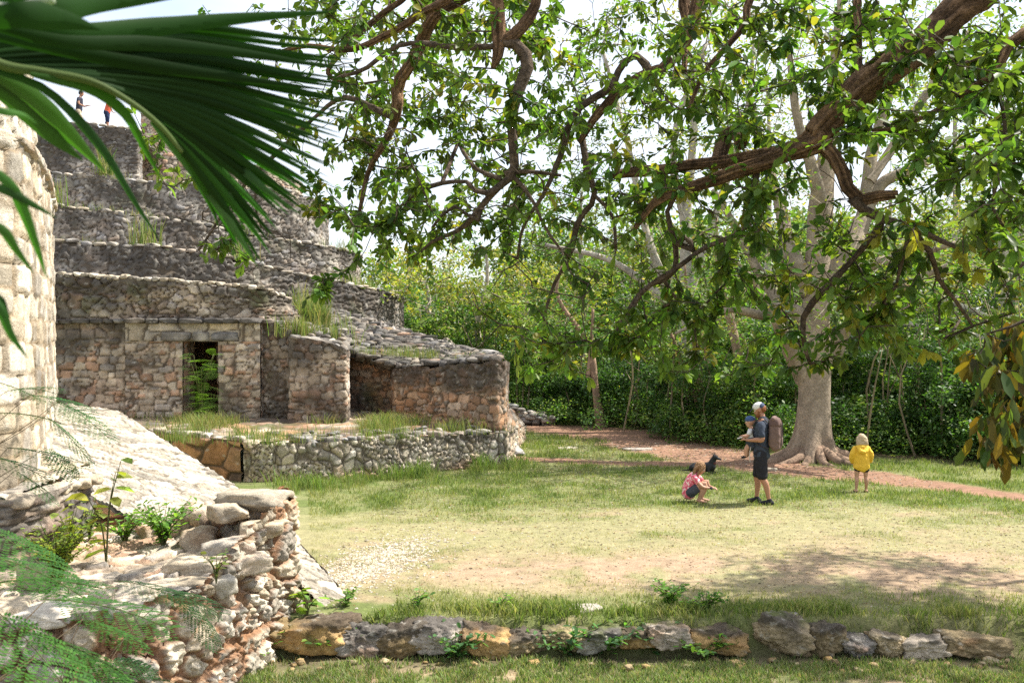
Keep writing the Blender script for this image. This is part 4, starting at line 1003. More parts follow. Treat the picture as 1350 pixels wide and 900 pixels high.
def T_(name, label, px, d, h, tr, bl, tint, nclu, per, lsz, **k):
    b = (W(px, 0, d)[0], d)
    return tree(name, label, b, h, tr, [blob(x, y, dd, b, rx, rz) for x, y, dd, rx, rz in bl], tint, nclu, per, lsz, **k)
PB = (.42, .37, .30); DB = (.20, .15, .11)
T_('yellow_leaved_tree', 'low wide tree with sparse yellow green leaves rising just behind the end of the temple', 640, 37, 6.2, .16,
   [(560,375,36,1.9,1.2), (620,400,36,2.2,1.3), (690,370,37,2.3,1.5), (610,345,38,2.4,1.1), (740,400,37,2.2,1.5), (680,430,36,2.0,1.0), (540,350,38,1.5,1.0)], YEL, 150, 46, .16, bark=PB, seed=3, spread=.55,
   extra=[[(0,0,1.6,.12), (-1.6,.2,2.9,.1), (-2.2,0,4.,.07)], [(.1,0,1.6,.1), (1.6,0,2.8,.08), (3.,0,3.4,.05)]])
T_('pale_limbed_tree', 'tall sparse yellow leaved tree with bare pale limbs, left of the massive trunk', 905, 31, 12.5, .22,
   [(880,120,31,2.4,1.8), (960,60,31,2.6,1.8), (820,60,32,2.2,1.6), (900,210,31,2.4,1.5), (840,300,31,2.0,1.2), (980,170,31,1.8,1.6), (900,0,31,3,1.6)], YEL, 150, 26, .14, bark=(.40,.36,.30), seed=4, tipr=.015, spread=.5,
   extra=[[(0,0,3.,.15), (-1.2,0,6,.12), (-1.8,.3,9,.08), (-2.6,.3,12,.05)], [(0,0,4.,.15), (1.0,0,7,.12), (1.9,0,10,.08), (2.2,.3,13,.04)], [(0,0,3.5,.12), (-2.2,0,5.2,.1), (-4.4,.3,5.8,.06)], [(0,0,6,.12), (-.4,0,9,.1), (.6,0,12,.07)]])
T_('yellow_green_tree', 'broad yellow green tree with pale horizontal branches at the right, behind the hanging brown leaves', 1330, 29, 10.5, .2,
   [(1240,330,29,2.2,1.3), (1300,270,29,2.2,1.5), (1200,240,30,1.8,1.4), (1340,370,28,1.8,1.2), (1260,400,28,2.,1.0), (1330,180,29,2.2,1.6), (1180,150,30,1.8,1.5), (1400,280,29,2.5,2), (1280,90,30,2.2,1.6)], YEL+LIME, 170, 44, .15, bark=(.46,.42,.35), seed=5, spread=.55,
   extra=[[(0,0,3.2,.1), (-1.8,-.2,3.9,.09), (-3.8,-.3,4.3,.06)], [(0,0,2.6,.1), (-1.6,0,3.1,.08), (-3.2,0,3.3,.05)]])
T_('leaning_tree', 'thin reddish trunk leaning left with a Y fork, rising from the bushes beyond the grass', 794, 32, 5.2, .13,
   [(760,430,32,1.2,.8), (800,440,32,1.,.7), (740,400,32.5,1.4,.9)], GREEN, 40, 30, .13, bark=(.33,.22,.15), seed=6, lean=(-1.3, 0), extra=[[(-.45,0,1.6,.08), (-.35,0,2.8,.06), (-.3,0,3.8,.04)]])
T_('twin_stemmed_tree', 'reddish leaning stems in the dark gap of the bushes left of the man', 930, 29, 5.0, .13,
   [(900,420,29,1.3,.8), (950,440,29,1.2,.7)], GREEN, 40, 30, .13, bark=(.33,.22,.15), seed=7, lean=(-.6, 0), extra=[[(.05,0,.4,.09), (-.45,0,1.5,.08), (-1.,0,3.,.05)], [(.2,0,.1,.06), (.15,0,1.5,.05), (-.1,0,3.,.04)]])
T_('creeper_clad_tree', 'leaning brown trunk hung with creepers left of the massive trunk', 1002, 27.5, 6.2, .17,
   [(960,380,27.5,1.2,.9), (1000,350,28,1.4,1.), (930,330,28,1.4,1.)], GREEN+LIME, 50, 34, .13, bark=(.30,.22,.15), seed=8, lean=(-1.2, 0), extra=[[(-.1,-.1,.6,.08), (-.2,-.2,1.8,.07), (-.5,0,3.,.05)]])
for i, (nm, lab, px, d, h, bl, tint, per) in enumerate([
 ('broadleaf_tree', 'dark green tree whose crown shows over the rubble slope at the temple end', 560, 44, 5.5, [(555,410,44,2.6,1.4), (600,440,44,2.4,1.2), (530,440,44,1.6,1.0)], DARK+GREEN, 44),
 ('broadleaf_tree', 'green tree left of centre whose round top stands against the white sky', 690, 48, 8.2, [(690,290,48,3.,2.2), (650,340,48,3.,2.), (740,320,48,3.2,2.2), (700,400,48,4,2)], GREEN+LIME, 40),
 ('broadleaf_tree', 'grey green tree top seen through the bare twigs in the middle of the picture', 770, 52, 11.5, [(760,200,52,3.,2.6), (800,260,52,3.,2.6), (720,250,52,2.4,2), (780,340,52,4,2.4)], [(.10,.13,.07), (.12,.15,.08)], 34),
 ('broadleaf_tree', 'bright green tree behind the bushes right of the leaning trunk', 860, 42, 7.5, [(850,380,42,3.2,2.), (900,330,42,2.8,2.), (810,420,42,2.6,1.4), (880,440,41,3,1.2)], LIME+GREEN, 40),
 ('broadleaf_tree', 'leafy green tree directly behind the forked limbs of the massive trunk', 1040, 38, 9.5, [(1030,330,38,3.,2.4), (980,400,37,2.8,1.8), (1080,400,37,2.8,1.6), (1000,260,38,2.6,2.)], LIME+GREEN, 38),
 ('broadleaf_tree', 'bright green tree filling the space right of the massive trunk', 1175, 34, 7.8, [(1170,380,34,2.6,1.6), (1220,430,33,2.4,1.2), (1130,430,33,2.2,1.2), (1190,320,34,2.2,1.5)], LIME+GREEN, 42),
 ('broadleaf_tree', 'dark green tree at the right edge behind the drooping brown leaves', 1350, 33, 9.0, [(1300,430,32,2.6,1.4), (1360,400,32,2.6,1.8), (1340,300,34,3,2.2), (1280,350,34,2.4,1.6)], GREEN+DARK, 42),
 ('broadleaf_tree', 'tall thin green tree reaching the top of the picture right of centre', 1010, 46, 15., [(1000,120,46,3.2,2.6), (1060,40,46,3.,2.4), (940,180,46,2.4,2.)], GREEN+YEL, 26),
 ('broadleaf_tree', 'tall green tree with its crown high up at the upper right', 1260, 44, 15., [(1250,120,44,3.2,2.6), (1320,60,44,3.2,2.6), (1200,60,44,2.8,2.4)], GREEN+YEL, 28),
 ]):
    T_(nm, lab, px, d, h, .2, bl, tint, 110, per, .19, bark=(.38,.33,.26), seed=20+i, spread=.75, group='broadleaf trees beyond the meadow')

T_('shade_tree', 'leafy green tree added out of view at the right of the meadow, shading it by the kerb', 1700, 13.2, 7.2, .2,  # unseen tree, added to cast tree shade on the near right ground
   [(1530,-130,12.6,1.2,.6), (1600,-200,12.2,1.6,.8), (1520,-60,13.6,1.0,.5), (1680,-140,13.8,1.8,.9), (1750,-260,12.6,1.8,.9)], GREEN, 130, 70, .12, bark=(.25,.19,.14), seed=66, spread=.5)

# ================================================================== undergrowth and far wood (nobody could count these)
def undergrowth():
    global rng; rng = np.random.default_rng(99); r = rng
    mb = MB(); P = []; C = []; sz = []
    def mass(px, d, h, wdt, tint, n, lsz=.12):
        x0 = W(px, 0, d)[0]; k = int(12+wdt*6)
        cen = np.stack([r.normal(x0, wdt*.45, k), d+r.normal(0, wdt*.28, k), h*r.uniform(.08, .95, k)**.9], 1)
        rad = r.uniform(.28, .62, k)
        m = n//k; pc = np.repeat(cen, m, 0); u = sph(len(pc))*(r.random((len(pc), 1))**.35)
        p = pc+u*np.repeat(rad, m)[:, None]*np.array((1, 1, .75)); p[:, 2] = np.maximum(p[:, 2], .03)
        P.append(p); C.append(vary(tint, len(p), .18, .35)*np.repeat(r.uniform(.6, 1.35, k), m)[:, None]); sz.append(r.uniform(lsz*.6, lsz*1.4, len(p)))
    edge = [(560,34.5), (600,35), (640,35), (680,34.5), (720,33.5), (760,33), (800,32), (840,31), (880,30), (915,29), (950,28.2), (985,27.), (1015,26.2), (1130,25.6), (1165,25.2), (1200,25.), (1240,24.6), (1285,24.), (1330,23.6), (1380,23.), (1440,22.5), (1500,22)]
    for i, (px, d) in enumerate(edge):
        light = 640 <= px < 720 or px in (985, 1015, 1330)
        d = d+r.uniform(-.7, 1.0)
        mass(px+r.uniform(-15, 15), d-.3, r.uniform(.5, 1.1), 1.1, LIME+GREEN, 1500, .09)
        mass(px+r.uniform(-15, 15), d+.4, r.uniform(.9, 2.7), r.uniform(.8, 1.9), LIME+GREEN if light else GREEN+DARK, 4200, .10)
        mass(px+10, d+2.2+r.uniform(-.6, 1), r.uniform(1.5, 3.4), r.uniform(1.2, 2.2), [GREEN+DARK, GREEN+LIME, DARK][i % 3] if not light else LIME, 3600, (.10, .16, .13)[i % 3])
        mass(px-12, d+5, r.uniform(2.4, 3.8), 2.4, LIME+YEL+GREEN if px < 960 else GREEN+LIME, 3600, .15)
    mass(1071, 27.5, 3.0, 2.2, GREEN+DARK, 5000, .12); mass(1100, 30, 3.6, 2.2, GREEN, 5000, .12)
    P = np.concatenate(P); C = np.concatenate(C); sz = np.concatenate(sz); n = len(P)
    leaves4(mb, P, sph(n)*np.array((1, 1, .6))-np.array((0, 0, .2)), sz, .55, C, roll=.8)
    for k in range(16):      # tall spindly saplings breaking the line
        px, d = edge[r.integers(0, len(edge))]; x = W(px, 0, d)[0]+r.normal(0, .8); h = r.uniform(2.8, 4.6)
        q = smooth_chain([(x, d+.5, 0, .035), (x+r.normal(0, .2), d+.5, h*.6, .025), (x+r.normal(0, .5), d+.5, h, .01)], 8); tube(mb, q[:, :3], q[:, 3], 5, (.3, .24, .17))
        for c_ in q[3:, :3]:
            m = 140; p_ = c_+sph(m)*r.random((m, 1))**.5*np.array((.6, .6, .3)); leaves4(mb, p_, sph(m)*np.array((1, 1, .4))-np.array((0, 0, .4)), r.uniform(.1, .24, m), .45, vary(LIME if k % 2 else GREEN, m, .15, .3), roll=.7)
    # thin stems
    for i in range(130):
        px, d = edge[r.integers(0, len(edge))]; x = W(px, 0, d)[0]+r.normal(0, 1.); y = d+r.uniform(.3, 4); h = r.uniform(1.8, 4.2)
        q = smooth_chain([(x, y, 0, .03), (x+r.normal(0, .2), y, h*.5, .024), (x+r.normal(0, .5), y, h, .01)], 6); tube(mb, q[:, :3], q[:, 3], 4, (.30, .24, .17))
    tag(mb.build('undergrowth', M_FAR), kind='stuff'); print('undergrowth', n)
    mb = MB(); P = []; C = []
    for px in range(420, 1720, 42):
        for row in range(2):
            d = 54+row*10+r.uniform(-3, 3); x0 = W(px+r.uniform(-20, 20), 0, d)[0]; hh = (8.0 if px > 640 else 5.2)*r.uniform(.75, 1.25)+row*1.6
            if 640 < px < 780: hh = min(hh, 8.5)
            k = 26; cen = np.stack([r.normal(x0, 1.8, k), d+r.normal(0, 1.3, k), hh*r.uniform(.05, 1, k)], 1); m = 120
            pc = np.repeat(cen, m, 0); p = pc+sph(len(pc))*(r.random((len(pc), 1))**.4)*.95
            P.append(p); C.append(vary(LIME+YEL+GREEN, len(p), .2, .3)*np.repeat(r.uniform(.7, 1.3, k), m)[:, None])
    P = np.concatenate(P); C = np.concatenate(C); n = len(P); P[:, 2] = np.abs(P[:, 2])
    leaves4(mb, P, sph(n), r.uniform(.2, .4, n), .6, C); tag(mb.build('far_wood', M_FAR), kind='stuff'); print('wood', n)
undergrowth()

# ================================================================== palm fronds close to the lens
def palm():
    global rng; rng = np.random.default_rng(77); r = rng
    t = thing('fan_palm', 'dark green fan palm fronds hanging into the upper left corner', 'palm', (-1.75, 1.15, 0)); off = np.array((-1.75, 1.15, 0.))
    def blade(mb, pts, w, col, fold=.5, n=16):
        """pts: world polyline; folded strip"""
        q, L = resamp(pts, n, True); tt = np.gradient(q, axis=0); tt = unit(tt)
        view = unit(q-np.array((0, 0, CH))); S = unit(np.cross(tt, view)); N_ = np.cross(S, tt)
        u = np.linspace(0, 1, n); ww = w*np.interp(u, [0, .12, .45, .72, .9, 1], [.35, .75, 1, .6, .26, .02])
        l = q+S*ww[:, None]/2+N_*ww[:, None]*fold*.5; rr = q-S*ww[:, None]/2+N_*ww[:, None]*fold*.5
        V = np.stack([l, q, rr], 1).reshape(-1, 3); i = np.arange(n-1)[:, None]*3
        f = np.concatenate([i+np.array([[0, 1, 4, 3]]), i+np.array([[1, 2, 5, 4]])])
        c = np.array(col)*r.uniform(.75, 1.25)*(.85+.3*np.repeat(fbm(u*6, u*0+r.random()*9), 3))[:, None]
        mb.add(V-off, f, c)
    G1 = (.014, .038, .009)
    # main costapalmate frond: blades leave a curved rib and overlap into a web near it
    rib = resamp([W(*p) for p in [(-60,48,1.30), (-30,70,1.30), (10,88,1.31), (60,96,1.32), (120,108,1.34), (170,134,1.37), (210,165,1.40), (240,200,1.43)]], 60, True)[0]
    tips = resamp([(470,58,0), (475,95,0), (470,130,0), (462,160,0), (455,188,0), (450,218,0), (443,238,0), (428,250,0), (410,262,0), (398,282,0), (372,288,0), (345,350,0), (318,322,0), (300,302,0)], 46)[0]
    for k in range(46):
        u = k/45; s0 = rib[min(59, int((.08+.92*u**1.0)*59))]; u = u+r.uniform(-.006, .006); d1 = 1.52+.02*(k % 2)+.06*u
        tp = W(tips[k, 0]+r.uniform(-12, 8), tips[k, 1]+r.uniform(-4, 4), d1); m = (s0+tp)/2+np.array((0, 0, .018*(1-u)+.008)); m2 = s0*.2+tp*.8+np.array((0, 0, .008))
        mb = MB(); blade(mb, [s0, s0*.75+tp*.25+np.array((0, 0, .012)), m, m2, tp], ((.019, .014, .017)[k % 3])*r.uniform(.75, 1.1) if u < .85 else .013, G1 if k not in (23, 25, 29, 32, 36, 40) else (.035, .11, .018), fold=.9, n=14)
        mb.build('blade', M_PALM, t)
    mb = MB(); tube(mb, rib-off, np.linspace(.009, .003, 60), 6, (.10, .14, .05)); mb.build('leaf_rib', M_PALM, t)
    # upper frond across the top edge, petiole
    mb = MB()
    for pts, w_ in [([(-40,10,1.2), (60,42,1.2), (180,38,1.3), (300,26,1.4), (452,14,1.5)], .026), ([(-40,26,1.15), (80,55,1.2), (200,58,1.3), (330,72,1.4), (452,92,1.5)], .02), ([(-60,-12,1.1), (60,8,1.1), (140,2,1.2), (260,-8,1.3)], .032), ([(-40,40,1.25), (100,70,1.3), (260,96,1.4), (440,120,1.5)], .02),
                    ([(-30,30,1.0), (30,20,1.0), (90,28,1.05), (134,40,1.1)], .03)]:
        mb = MB(); blade(mb, [W(*p) for p in pts], w_, G1, fold=.5); mb.build('blade', M_PALM, t)
    mb = MB(); q = smooth_chain([list(W(-150,-60,1.1))+[.012], list(W(-60,-8,1.1))+[.011], list(W(10,14,1.1))+[.009], list(W(70,-2,1.1))+[.006]], 14); tube(mb, q[:, :3]-off, q[:, 3], 8, (.30, .32, .26)); mb.build('leaf_stalk', M_PALM, t)
    # lower, separate blades
    mb = MB()
    for pts, w_, c in [
      ([(-20,90,1.3), (60,118,1.35), (130,190,1.4), (180,270,1.45), (214,322,1.5)], .014, (.03,.07,.03)),
      ([(-40,85,1.3), (30,120,1.35), (80,165,1.4), (140,228,1.5)], .03, (.05,.10,.03)),
      ([(-40,92,1.3), (20,130,1.35), (70,180,1.4), (110,212,1.45)], .034, (.04,.08,.025)),
      ([(40,98,1.3), (120,118,1.35), (165,150,1.4), (190,195,1.45), (215,240,1.5)], .016, (.05,.12,.03)),
      ([(200,160,1.5), (240,205,1.5), (285,265,1.5), (340,352,1.55)], .020, (.055,.11,.04)),
      ([(220,170,1.5), (262,212,1.5), (300,255,1.5), (322,300,1.55)], .014, (.04,.09,.03)),
      ([(255,165,1.5), (300,205,1.5), (350,250,1.5), (400,285,1.55)], .014, (.04,.09,.03)),
      ([(-40,205,1.0), (10,240,1.0), (30,275,1.02), (50,330,1.05), (62,368,1.08)], .012, (.05,.12,.03)),
      ([(-40,240,1.0), (5,250,1.0), (40,268,1.02), (76,288,1.05)], .010, (.04,.09,.03)),
      ([(-40,290,1.0), (0,300,1.0), (22,330,1.02), (46,362,1.05)], .010, (.05,.11,.03)),
      ([(-40,380,1.0), (-4,400,1.0), (14,440,1.02), (38,474,1.05)], .010, (.04,.10,.03)),
      ([(-40,130,1.0), (0,146,1.0), (30,152,1.02), (50,164,1.05)], .008, (.06,.13,.04)),
      ([(-40,400,1.0), (-8,392,1.0), (4,410,1.02), (16,448,1.05)], .012, (.02,.05,.02))]:
        mb = MB(); blade(mb, [W(*p) for p in pts], w_, c, fold=.5); mb.build('blade', M_PALM, t)
    mb = MB(); q = smooth_chain([(-1.75, 1.15, -.3, .11), (-1.8, 1.15, 1.5, .10), (-1.75, 1.2, 2.7, .10)], 24)
    tube(mb, q[:, :3]-off, q[:, 3], 16, (.20, .16, .12), jitter=.2); mb.build('trunk', M_BARK, t)
    mb = MB()
    for e in ([(-1.75,1.2,2.65,.016), tuple(W(-200,-40,1.15))+(.013,), tuple(W(-150,-60,1.1))+(.012,)], [(-1.75,1.2,2.6,.014), tuple(W(-260,120,1.3))+(.01,), tuple(W(-60,92,1.35))+(.008,)], [(-1.75,1.2,2.6,.014), tuple(W(-400,280,1.1))+(.01,), tuple(W(-40,250,1.0))+(.006,)]):
        mb = MB(); q = smooth_chain(e, 12); tube(mb, q[:, :3]-off, q[:, 3], 6, (.12, .16, .06)); mb.build('leaf_stalk', M_PALM, t)
palm()
# ================================================================== grass
def blades(mb, X, Y, Z, Hh, C, wd=.06, bend=.5):
    n = len(X); a = rng.uniform(0, 6.283, n); b = rng.uniform(0, 6.283, n)
    P = np.stack([X, Y, Z], 1); s = np.stack([np.cos(a), np.sin(a), a*0], 1)*(Hh*wd)[:, None]
    l = np.stack([np.cos(b), np.sin(b), b*0], 1)*(Hh*rng.uniform(.1, 1, n)*bend)[:, None]
    up = np.zeros((n, 3)); up[:, 2] = Hh
    V = np.stack([P-s, P+s, P+s*.8+up*.6+l*.4, P+l+up, P-s*.8+up*.6+l*.4], 1).reshape(-1, 3)
    i = np.arange(n)[:, None]*5
    mb.add(V, [i+np.array([[0, 1, 2, 4]]), i+np.array([[4, 2, 3]])], np.repeat(C, 5, 0))
def grass():
    global rng; rng = np.random.default_rng(5)
    # meadow: short blades thinning out with distance, following the ground's cover
    N = 330000; u = rng.random(N); Y = 10.35*np.exp(u*math.log(34/10.35)); X = (rng.random(N)*1.12-.27)*Y*.80+.2
    X = np.where(rng.random(N) < .5, X, X)
    c, cov, gs = groundcols(X, Y); n2 = fbm(X*2.3, Y*2.3, s=62)
    k = rng.random(N) < cov*(.25+.75*gs)*(.35+1.1*n2)*(1-forest(X, Y))
    k &= ~((X < .2) & (Y > 19.6+(X+5.2)*.58) & (Y < 29)) & ~((X < -2.0) & (Y < 11.5)) & (X > -6.8)
    k &= seg_dist(X, Y, [(f[0], f[1], .9) for f in ((-6.0, 13.4), (-4.0, 12.4), (-2.2, 11.2))]) > 1
    X, Y, n2, gs = X[k], Y[k], n2[k], gs[k]; n = len(X)
    Hh = rng.uniform(.015, .045, n)*(1+.055*(Y-10))*(.6+.9*n2)*(.6+.8*gs)
    near_kerb = np.exp(-((Y-10.65)/.3)**2); Hh *= 1+1.9*near_kerb*n2
    C = cmix(np.tile(np.array((.40, .36, .16)), (n, 1)), np.tile(np.array((.14, .20, .05)), (n, 1)), np.clip(gs*.95+rng.normal(0, .28, n), 0, 1))*rng.uniform(.75, 1.25, (n, 1))
    mb = MB(); blades(mb, X, Y, zground(X, Y)-.004, Hh, C, .07, .9); tag(mb.build('meadow_grass', M_GRASS), kind='stuff'); print('meadow', n)
    # strip below the kerb
    N = 150000; X = rng.uniform(-3.2, 5.6, N); Y = rng.uniform(8.6, 10.25, N); n2 = fbm(X*1.5, Y*2.2, s=63); n3 = fbm(X*6, Y*6, s=64)
    k = rng.random(N) < sst(.42, .66, n2*.5+n3*.5+.04*(X > .5)+.05)*1.0*(1-.8*sst(9.95, 10.2, Y)); X, Y, n2 = X[k], Y[k], n2[k]; n = len(X)
    Hh = rng.uniform(.02, .075, n)*(.6+.9*n2); C = vary([(.16,.24,.06), (.22,.29,.10), (.12,.18,.05), (.32,.33,.17), (.34,.28,.17)], n, .12, .3)
    mb = MB(); blades(mb, X, Y, zground(X, Y)-.004, Hh, C, .075, .9); tag(mb.build('kerbside_grass', M_GRASS), kind='stuff'); print('strip', n)
    # taller grass and weeds along the foot of the terrace wall, terrace top and tiers
    mb = MB()
    def band(pts, n, wid, h, tint, wd=.03, bend=.5, z=None, clump=1.6):
        q, L = resamp(pts, 200); j = rng.integers(0, 200, n); p = q[j]+rng.normal(0, 1, (n, 3))*np.array((wid, wid, 0))
        m = fbm(p[:, 0]*clump, p[:, 1]*clump, s=71); k = rng.random(n) < sst(.44, .66, m); p, m = p[k], m[k]
        zz = zground(p[:, 0], p[:, 1]) if z is None else p[:, 2]+z
        blades(mb, p[:, 0], p[:, 1], zz, h*rng.uniform(.35, 1.1, len(p))*(.3+1.3*m), vary(tint, len(p), .15, .3), wd, bend)
    LG = [(.14,.21,.055), (.20,.26,.07), (.13,.18,.05), (.28,.27,.12)]
    foot = [p+np.array((.25, -.45, 0)) for p in (G(350, 640), G(385, 642), G(450, 634), G(520, 627), G(600, 618), G(660, 610))]
    band(foot, 20000, .36, .17, LG, .024, .9, clump=1.3)
    band([p+np.array((.1, .15, 0)) for p in foot], 3000, .2, .32, LG[:2], .02, .8)
    tag(mb.build('tall_grass', M_GRASS), kind='stuff'); mb = MB()
    DRY = [(.26,.26,.09), (.30,.26,.13), (.16,.22,.06), (.22,.24,.08)]
    tp = [np.array((-9.2, 24.2, TZ)), np.array((-7.6, 23.6, TZ)), np.array((-6.0, 22.8, TZ)), np.array((-4.4, 22.8, TZ)), np.array((-3.0, 23.3, TZ)), np.array((-1.6, 23.3, TZ))]
    band(tp, 15000, .75, .34, DRY+LG, .018, .8, z=0, clump=1.0)
    band([np.array((-8.8, 22.4, TZ)), np.array((-6.4, 20.6, TZ)), np.array((-4.6, 20.6, TZ)), np.array((-2.6, 21.6, TZ)), np.array((-.8, 22.6, TZ))], 6000, .4, .3, LG, .018, .5, z=0)
    for (x0, y0, d0), (x1, y1, d1), h_, n_ in [((385,441,24.9), (455,455,25.3), .55, 2600), ((385,430,27), (455,440,27), .7, 2200), ((395,405,29), (430,440,27), .6, 1300), ((75,319,28.6), (300,340,30.4), .28, 500), ((70,273,32.6), (341,311,35.6), .35, 500), ((150,237,37.3), (330,249,39.2), .5, 600), ((50,272,32.6), (75,274,32.6), .9, 220), ((135,228,36.6), (150,230,36.8), .9, 200), ((455,462,26.8), (640,476,24.2), .25, 1600), ((427,325,37.), (470,335,39.), .5, 200), ((455,376,34), (522,390,37), .5, 400), ((180,322,29.), (200,324,29.2), .8, 160), ((330,344,31.), (300,340,30.3), .8, 260)]:
        band([W(x0, y0, d0), W(x1, y1, d1)], n_, .22, h_, LG+DRY, .018, .5, z=-.03, clump=1.3)
    tag(mb.build('ruin_weeds', M_GRASS), kind='stuff')
grass()

# ================================================================== single plants
def plant(name, label, loc, stems, h, spread, leaf, tint, per=10, wr=.5, kind='broad', seed=1, group=None, scale=1., cat='plant', lean=(0, 0), droop=.2):
    global rng; rng = np.random.default_rng(seed+500); r = rng
    t = thing(name, label, cat, tuple(loc), 0, group); sb = MB(); lb = MB()
    for s in range(stems):
        a = r.uniform(0, 6.28); e = np.array((math.cos(a)*spread*r.uniform(.3, 1)+lean[0], math.sin(a)*spread*r.uniform(.3, 1)+lean[1], h*r.uniform(.6, 1)))
        q = smooth_chain([(0, 0, -.03, .006*scale), tuple(e*np.array((.25, .25, .55)))+(.005*scale,), tuple(e)+(.002*scale,)], 12)
        tube(sb, q[:, :3], q[:, 3], 5, (.14, .15, .06))
        for k in range(per):
            u = r.uniform(.25, 1) if k else 1.; i = min(11, int(u*11)); p = q[i, :3]; d = unit(np.array((r.normal(), r.normal(), r.uniform(-.1, .7))))
            if kind == 'broad': leaves6(lb, p[None], d[None], leaf*r.uniform(.6, 1.2, 1), wr, vary(tint, 1), droop=droop, roll=.3)
            elif kind == 'feather':
                frond(lb, p, d, leaf*r.uniform(.7, 1.2), tint, r)
    sb.build('stem', M_LEAF, t); lb.build('leaves', M_LEAF, t); return t
def frond(mb, p, d, L, tint, r, pinn=7, leaf=.012, wr=.3, sub=None):
    """twice-pinnate feathery leaf: a rib, side ribs, rows of small leaflets"""
    d = unit(d); side = unit(np.cross(d, np.array((0, 0, 1.))+r.normal(0, .15, 3))); up = np.cross(side, d)
    us = np.linspace(.12, 1, pinn)
    for u in us:
        c0 = p+d*L*u-np.array((0, 0, 1.))*L*.25*u*u
        for sg in (-1, 1):
            pl = L*.42*math.sin(.5+u*2.2)
            dd = unit(side*sg+d*.55-np.array((0, 0, .15)))
            m = max(4, int(pl/(leaf*.50))); v = np.linspace(.06, 1, m)[:, None]
            base = c0+dd*pl*v-np.array((0, 0, 1.))*pl*.15*v*v
            s2 = unit(np.cross(dd, up))
            for s in (-1, 1):
                n = m; leaves4(mb, base, np.tile(s2*s+dd*.45, (n, 1))+r.normal(0, .08, (n, 3)), leaf*r.uniform(.85, 1.15, n), wr, vary(tint, n, .08, .15)*(.9+.2*r.random()), up=np.tile(up, (n, 1)))
    rib = np.array([p+d*L*u-np.array((0, 0, 1.))*L*.25*u*u for u in np.linspace(0, 1, 6)]); tube(mb, rib, L*.006, 4, (.12, .15, .05))
FLZ = FZ+.02
def onfloor(px, py): return G(px, py, FLZ)
BR = [(.13,.26,.05), (.17,.31,.06), (.10,.21,.045)]
p = np.array((W(268, 0, 24.5)[0], 24.3, TZ))
plant('feathery_sapling', 'bright green feathery sapling growing in front of the dark doorway', p, 7, 1.75, .38, .42, BR, per=13, kind='feather', seed=1, scale=3)
def weed(px, py, z, lab, **k): 
    q = G(px, py, z); q[2] = z; return plant('leafy_weed', lab, q, seed=px, **k)
weed(215, 722, FLZ, 'bushy small leaved weed on the packed floor beside the rubble arm', stems=26, h=.50, spread=.42, leaf=.085, tint=BR, per=15, wr=.4)
weed(165, 716, FLZ, 'low sprawling weed in front of the ramp, left of the bushy one', stems=20, h=.32, spread=.42, leaf=.08, tint=BR, per=10, wr=.4)
weed(250, 708, FLZ, 'short weed growing against the brown rubble stones', stems=14, h=.36, spread=.26, leaf=.08, tint=BR, per=10, wr=.4)
weed(118, 712, FLZ, 'thin grassy weed at the right foot of the layered block', stems=10, h=.45, spread=.18, leaf=.08, tint=LIME, per=8, wr=.25)
weed(140, 742, FLZ+.0, 'tall thin plant with broad yellow green leaves in front of the ramp', stems=3, h=1.05, spread=.25, leaf=.19, tint=[(.24,.30,.06), (.30,.34,.08)], per=6, wr=.62, scale=1.4, droop=.35)
weed(92, 735, FLZ, 'pale lime leafed plant leaning on the layered block', stems=5, h=.62, spread=.2, leaf=.13, tint=[(.33,.40,.09), (.28,.36,.08)], per=7, wr=.55, droop=.3)
weed(75, 775, FLZ, 'rounded yellow green bush on the floor near the left edge', stems=60, h=.62, spread=.38, leaf=.055, tint=[(.20,.28,.05), (.26,.31,.06)], per=26, wr=.4)
weed(285, 764, FLZ+.1, 'young plant sprouting between the top stones of the near wall', stems=5, h=.3, spread=.18, leaf=.06, tint=LIME, per=7, wr=.4)
weed(405, 812, .0, 'broad bright leafed sprout at the foot of the ramp', stems=4, h=.33, spread=.14, leaf=.15, tint=[(.22,.34,.06)], per=4, wr=.5, scale=1.3)
weed(455, 800, .0, 'low leafy tuft between the ramp foot and the kerb', stems=12, h=.16, spread=.28, leaf=.06, tint=BR, per=8, wr=.45)
weed(550, 800, .0, 'pair of upright leafy sprouts behind the rounded kerb stone', stems=6, h=.17, spread=.2, leaf=.07, tint=BR, per=6, wr=.5)
weed(660, 803, .0, 'small sprout behind the streaked kerb stone', stems=6, h=.15, spread=.2, leaf=.06, tint=BR, per=6, wr=.5)
weed(885, 800, .0, 'leafy clump overgrowing the gap in the kerb row', stems=20, h=.27, spread=.36, leaf=.075, tint=BR, per=10, wr=.45)
weed(930, 805, .0, 'low green clump right of the kerb gap', stems=14, h=.2, spread=.36, leaf=.07, tint=BR, per=9, wr=.45)
for i, (px, py, h, sp, lab) in enumerate([(440, 862, .22, .3, 'green weed at the foot of the long layered kerb slab'), (600, 872, .24, .3, 'dark leafed weed in front of the dark block shaped kerb stone'), (745, 866, .26, .32, 'weed with bluish green leaves in front of the low grey kerb stone'), (800, 866, .28, .3, 'spreading weed before the middle kerb stones'), (862, 862, .26, .26, 'broad leafed weed before the mossy kerb stones'), (930, 868, .2, .3, 'drooping weed below the flat sloping kerb stone'), (360, 858, .3, .25, 'yellow green sprig beside the pale angular rock'), (290, 850, .3, .25, 'weed clinging to the foot of the near wall'), (318, 874, .16, .3, 'ground hugging weed in front of the pale angular rock')]):
    weed(px, py, -.33, lab, stems=17, h=h*1.25, spread=sp*1.35, leaf=.085 if i != 6 else .05, tint=[(.07,.17,.06), (.10,.21,.06)] if i in (1, 2, 3, 4) else BR, per=9, wr=.45)
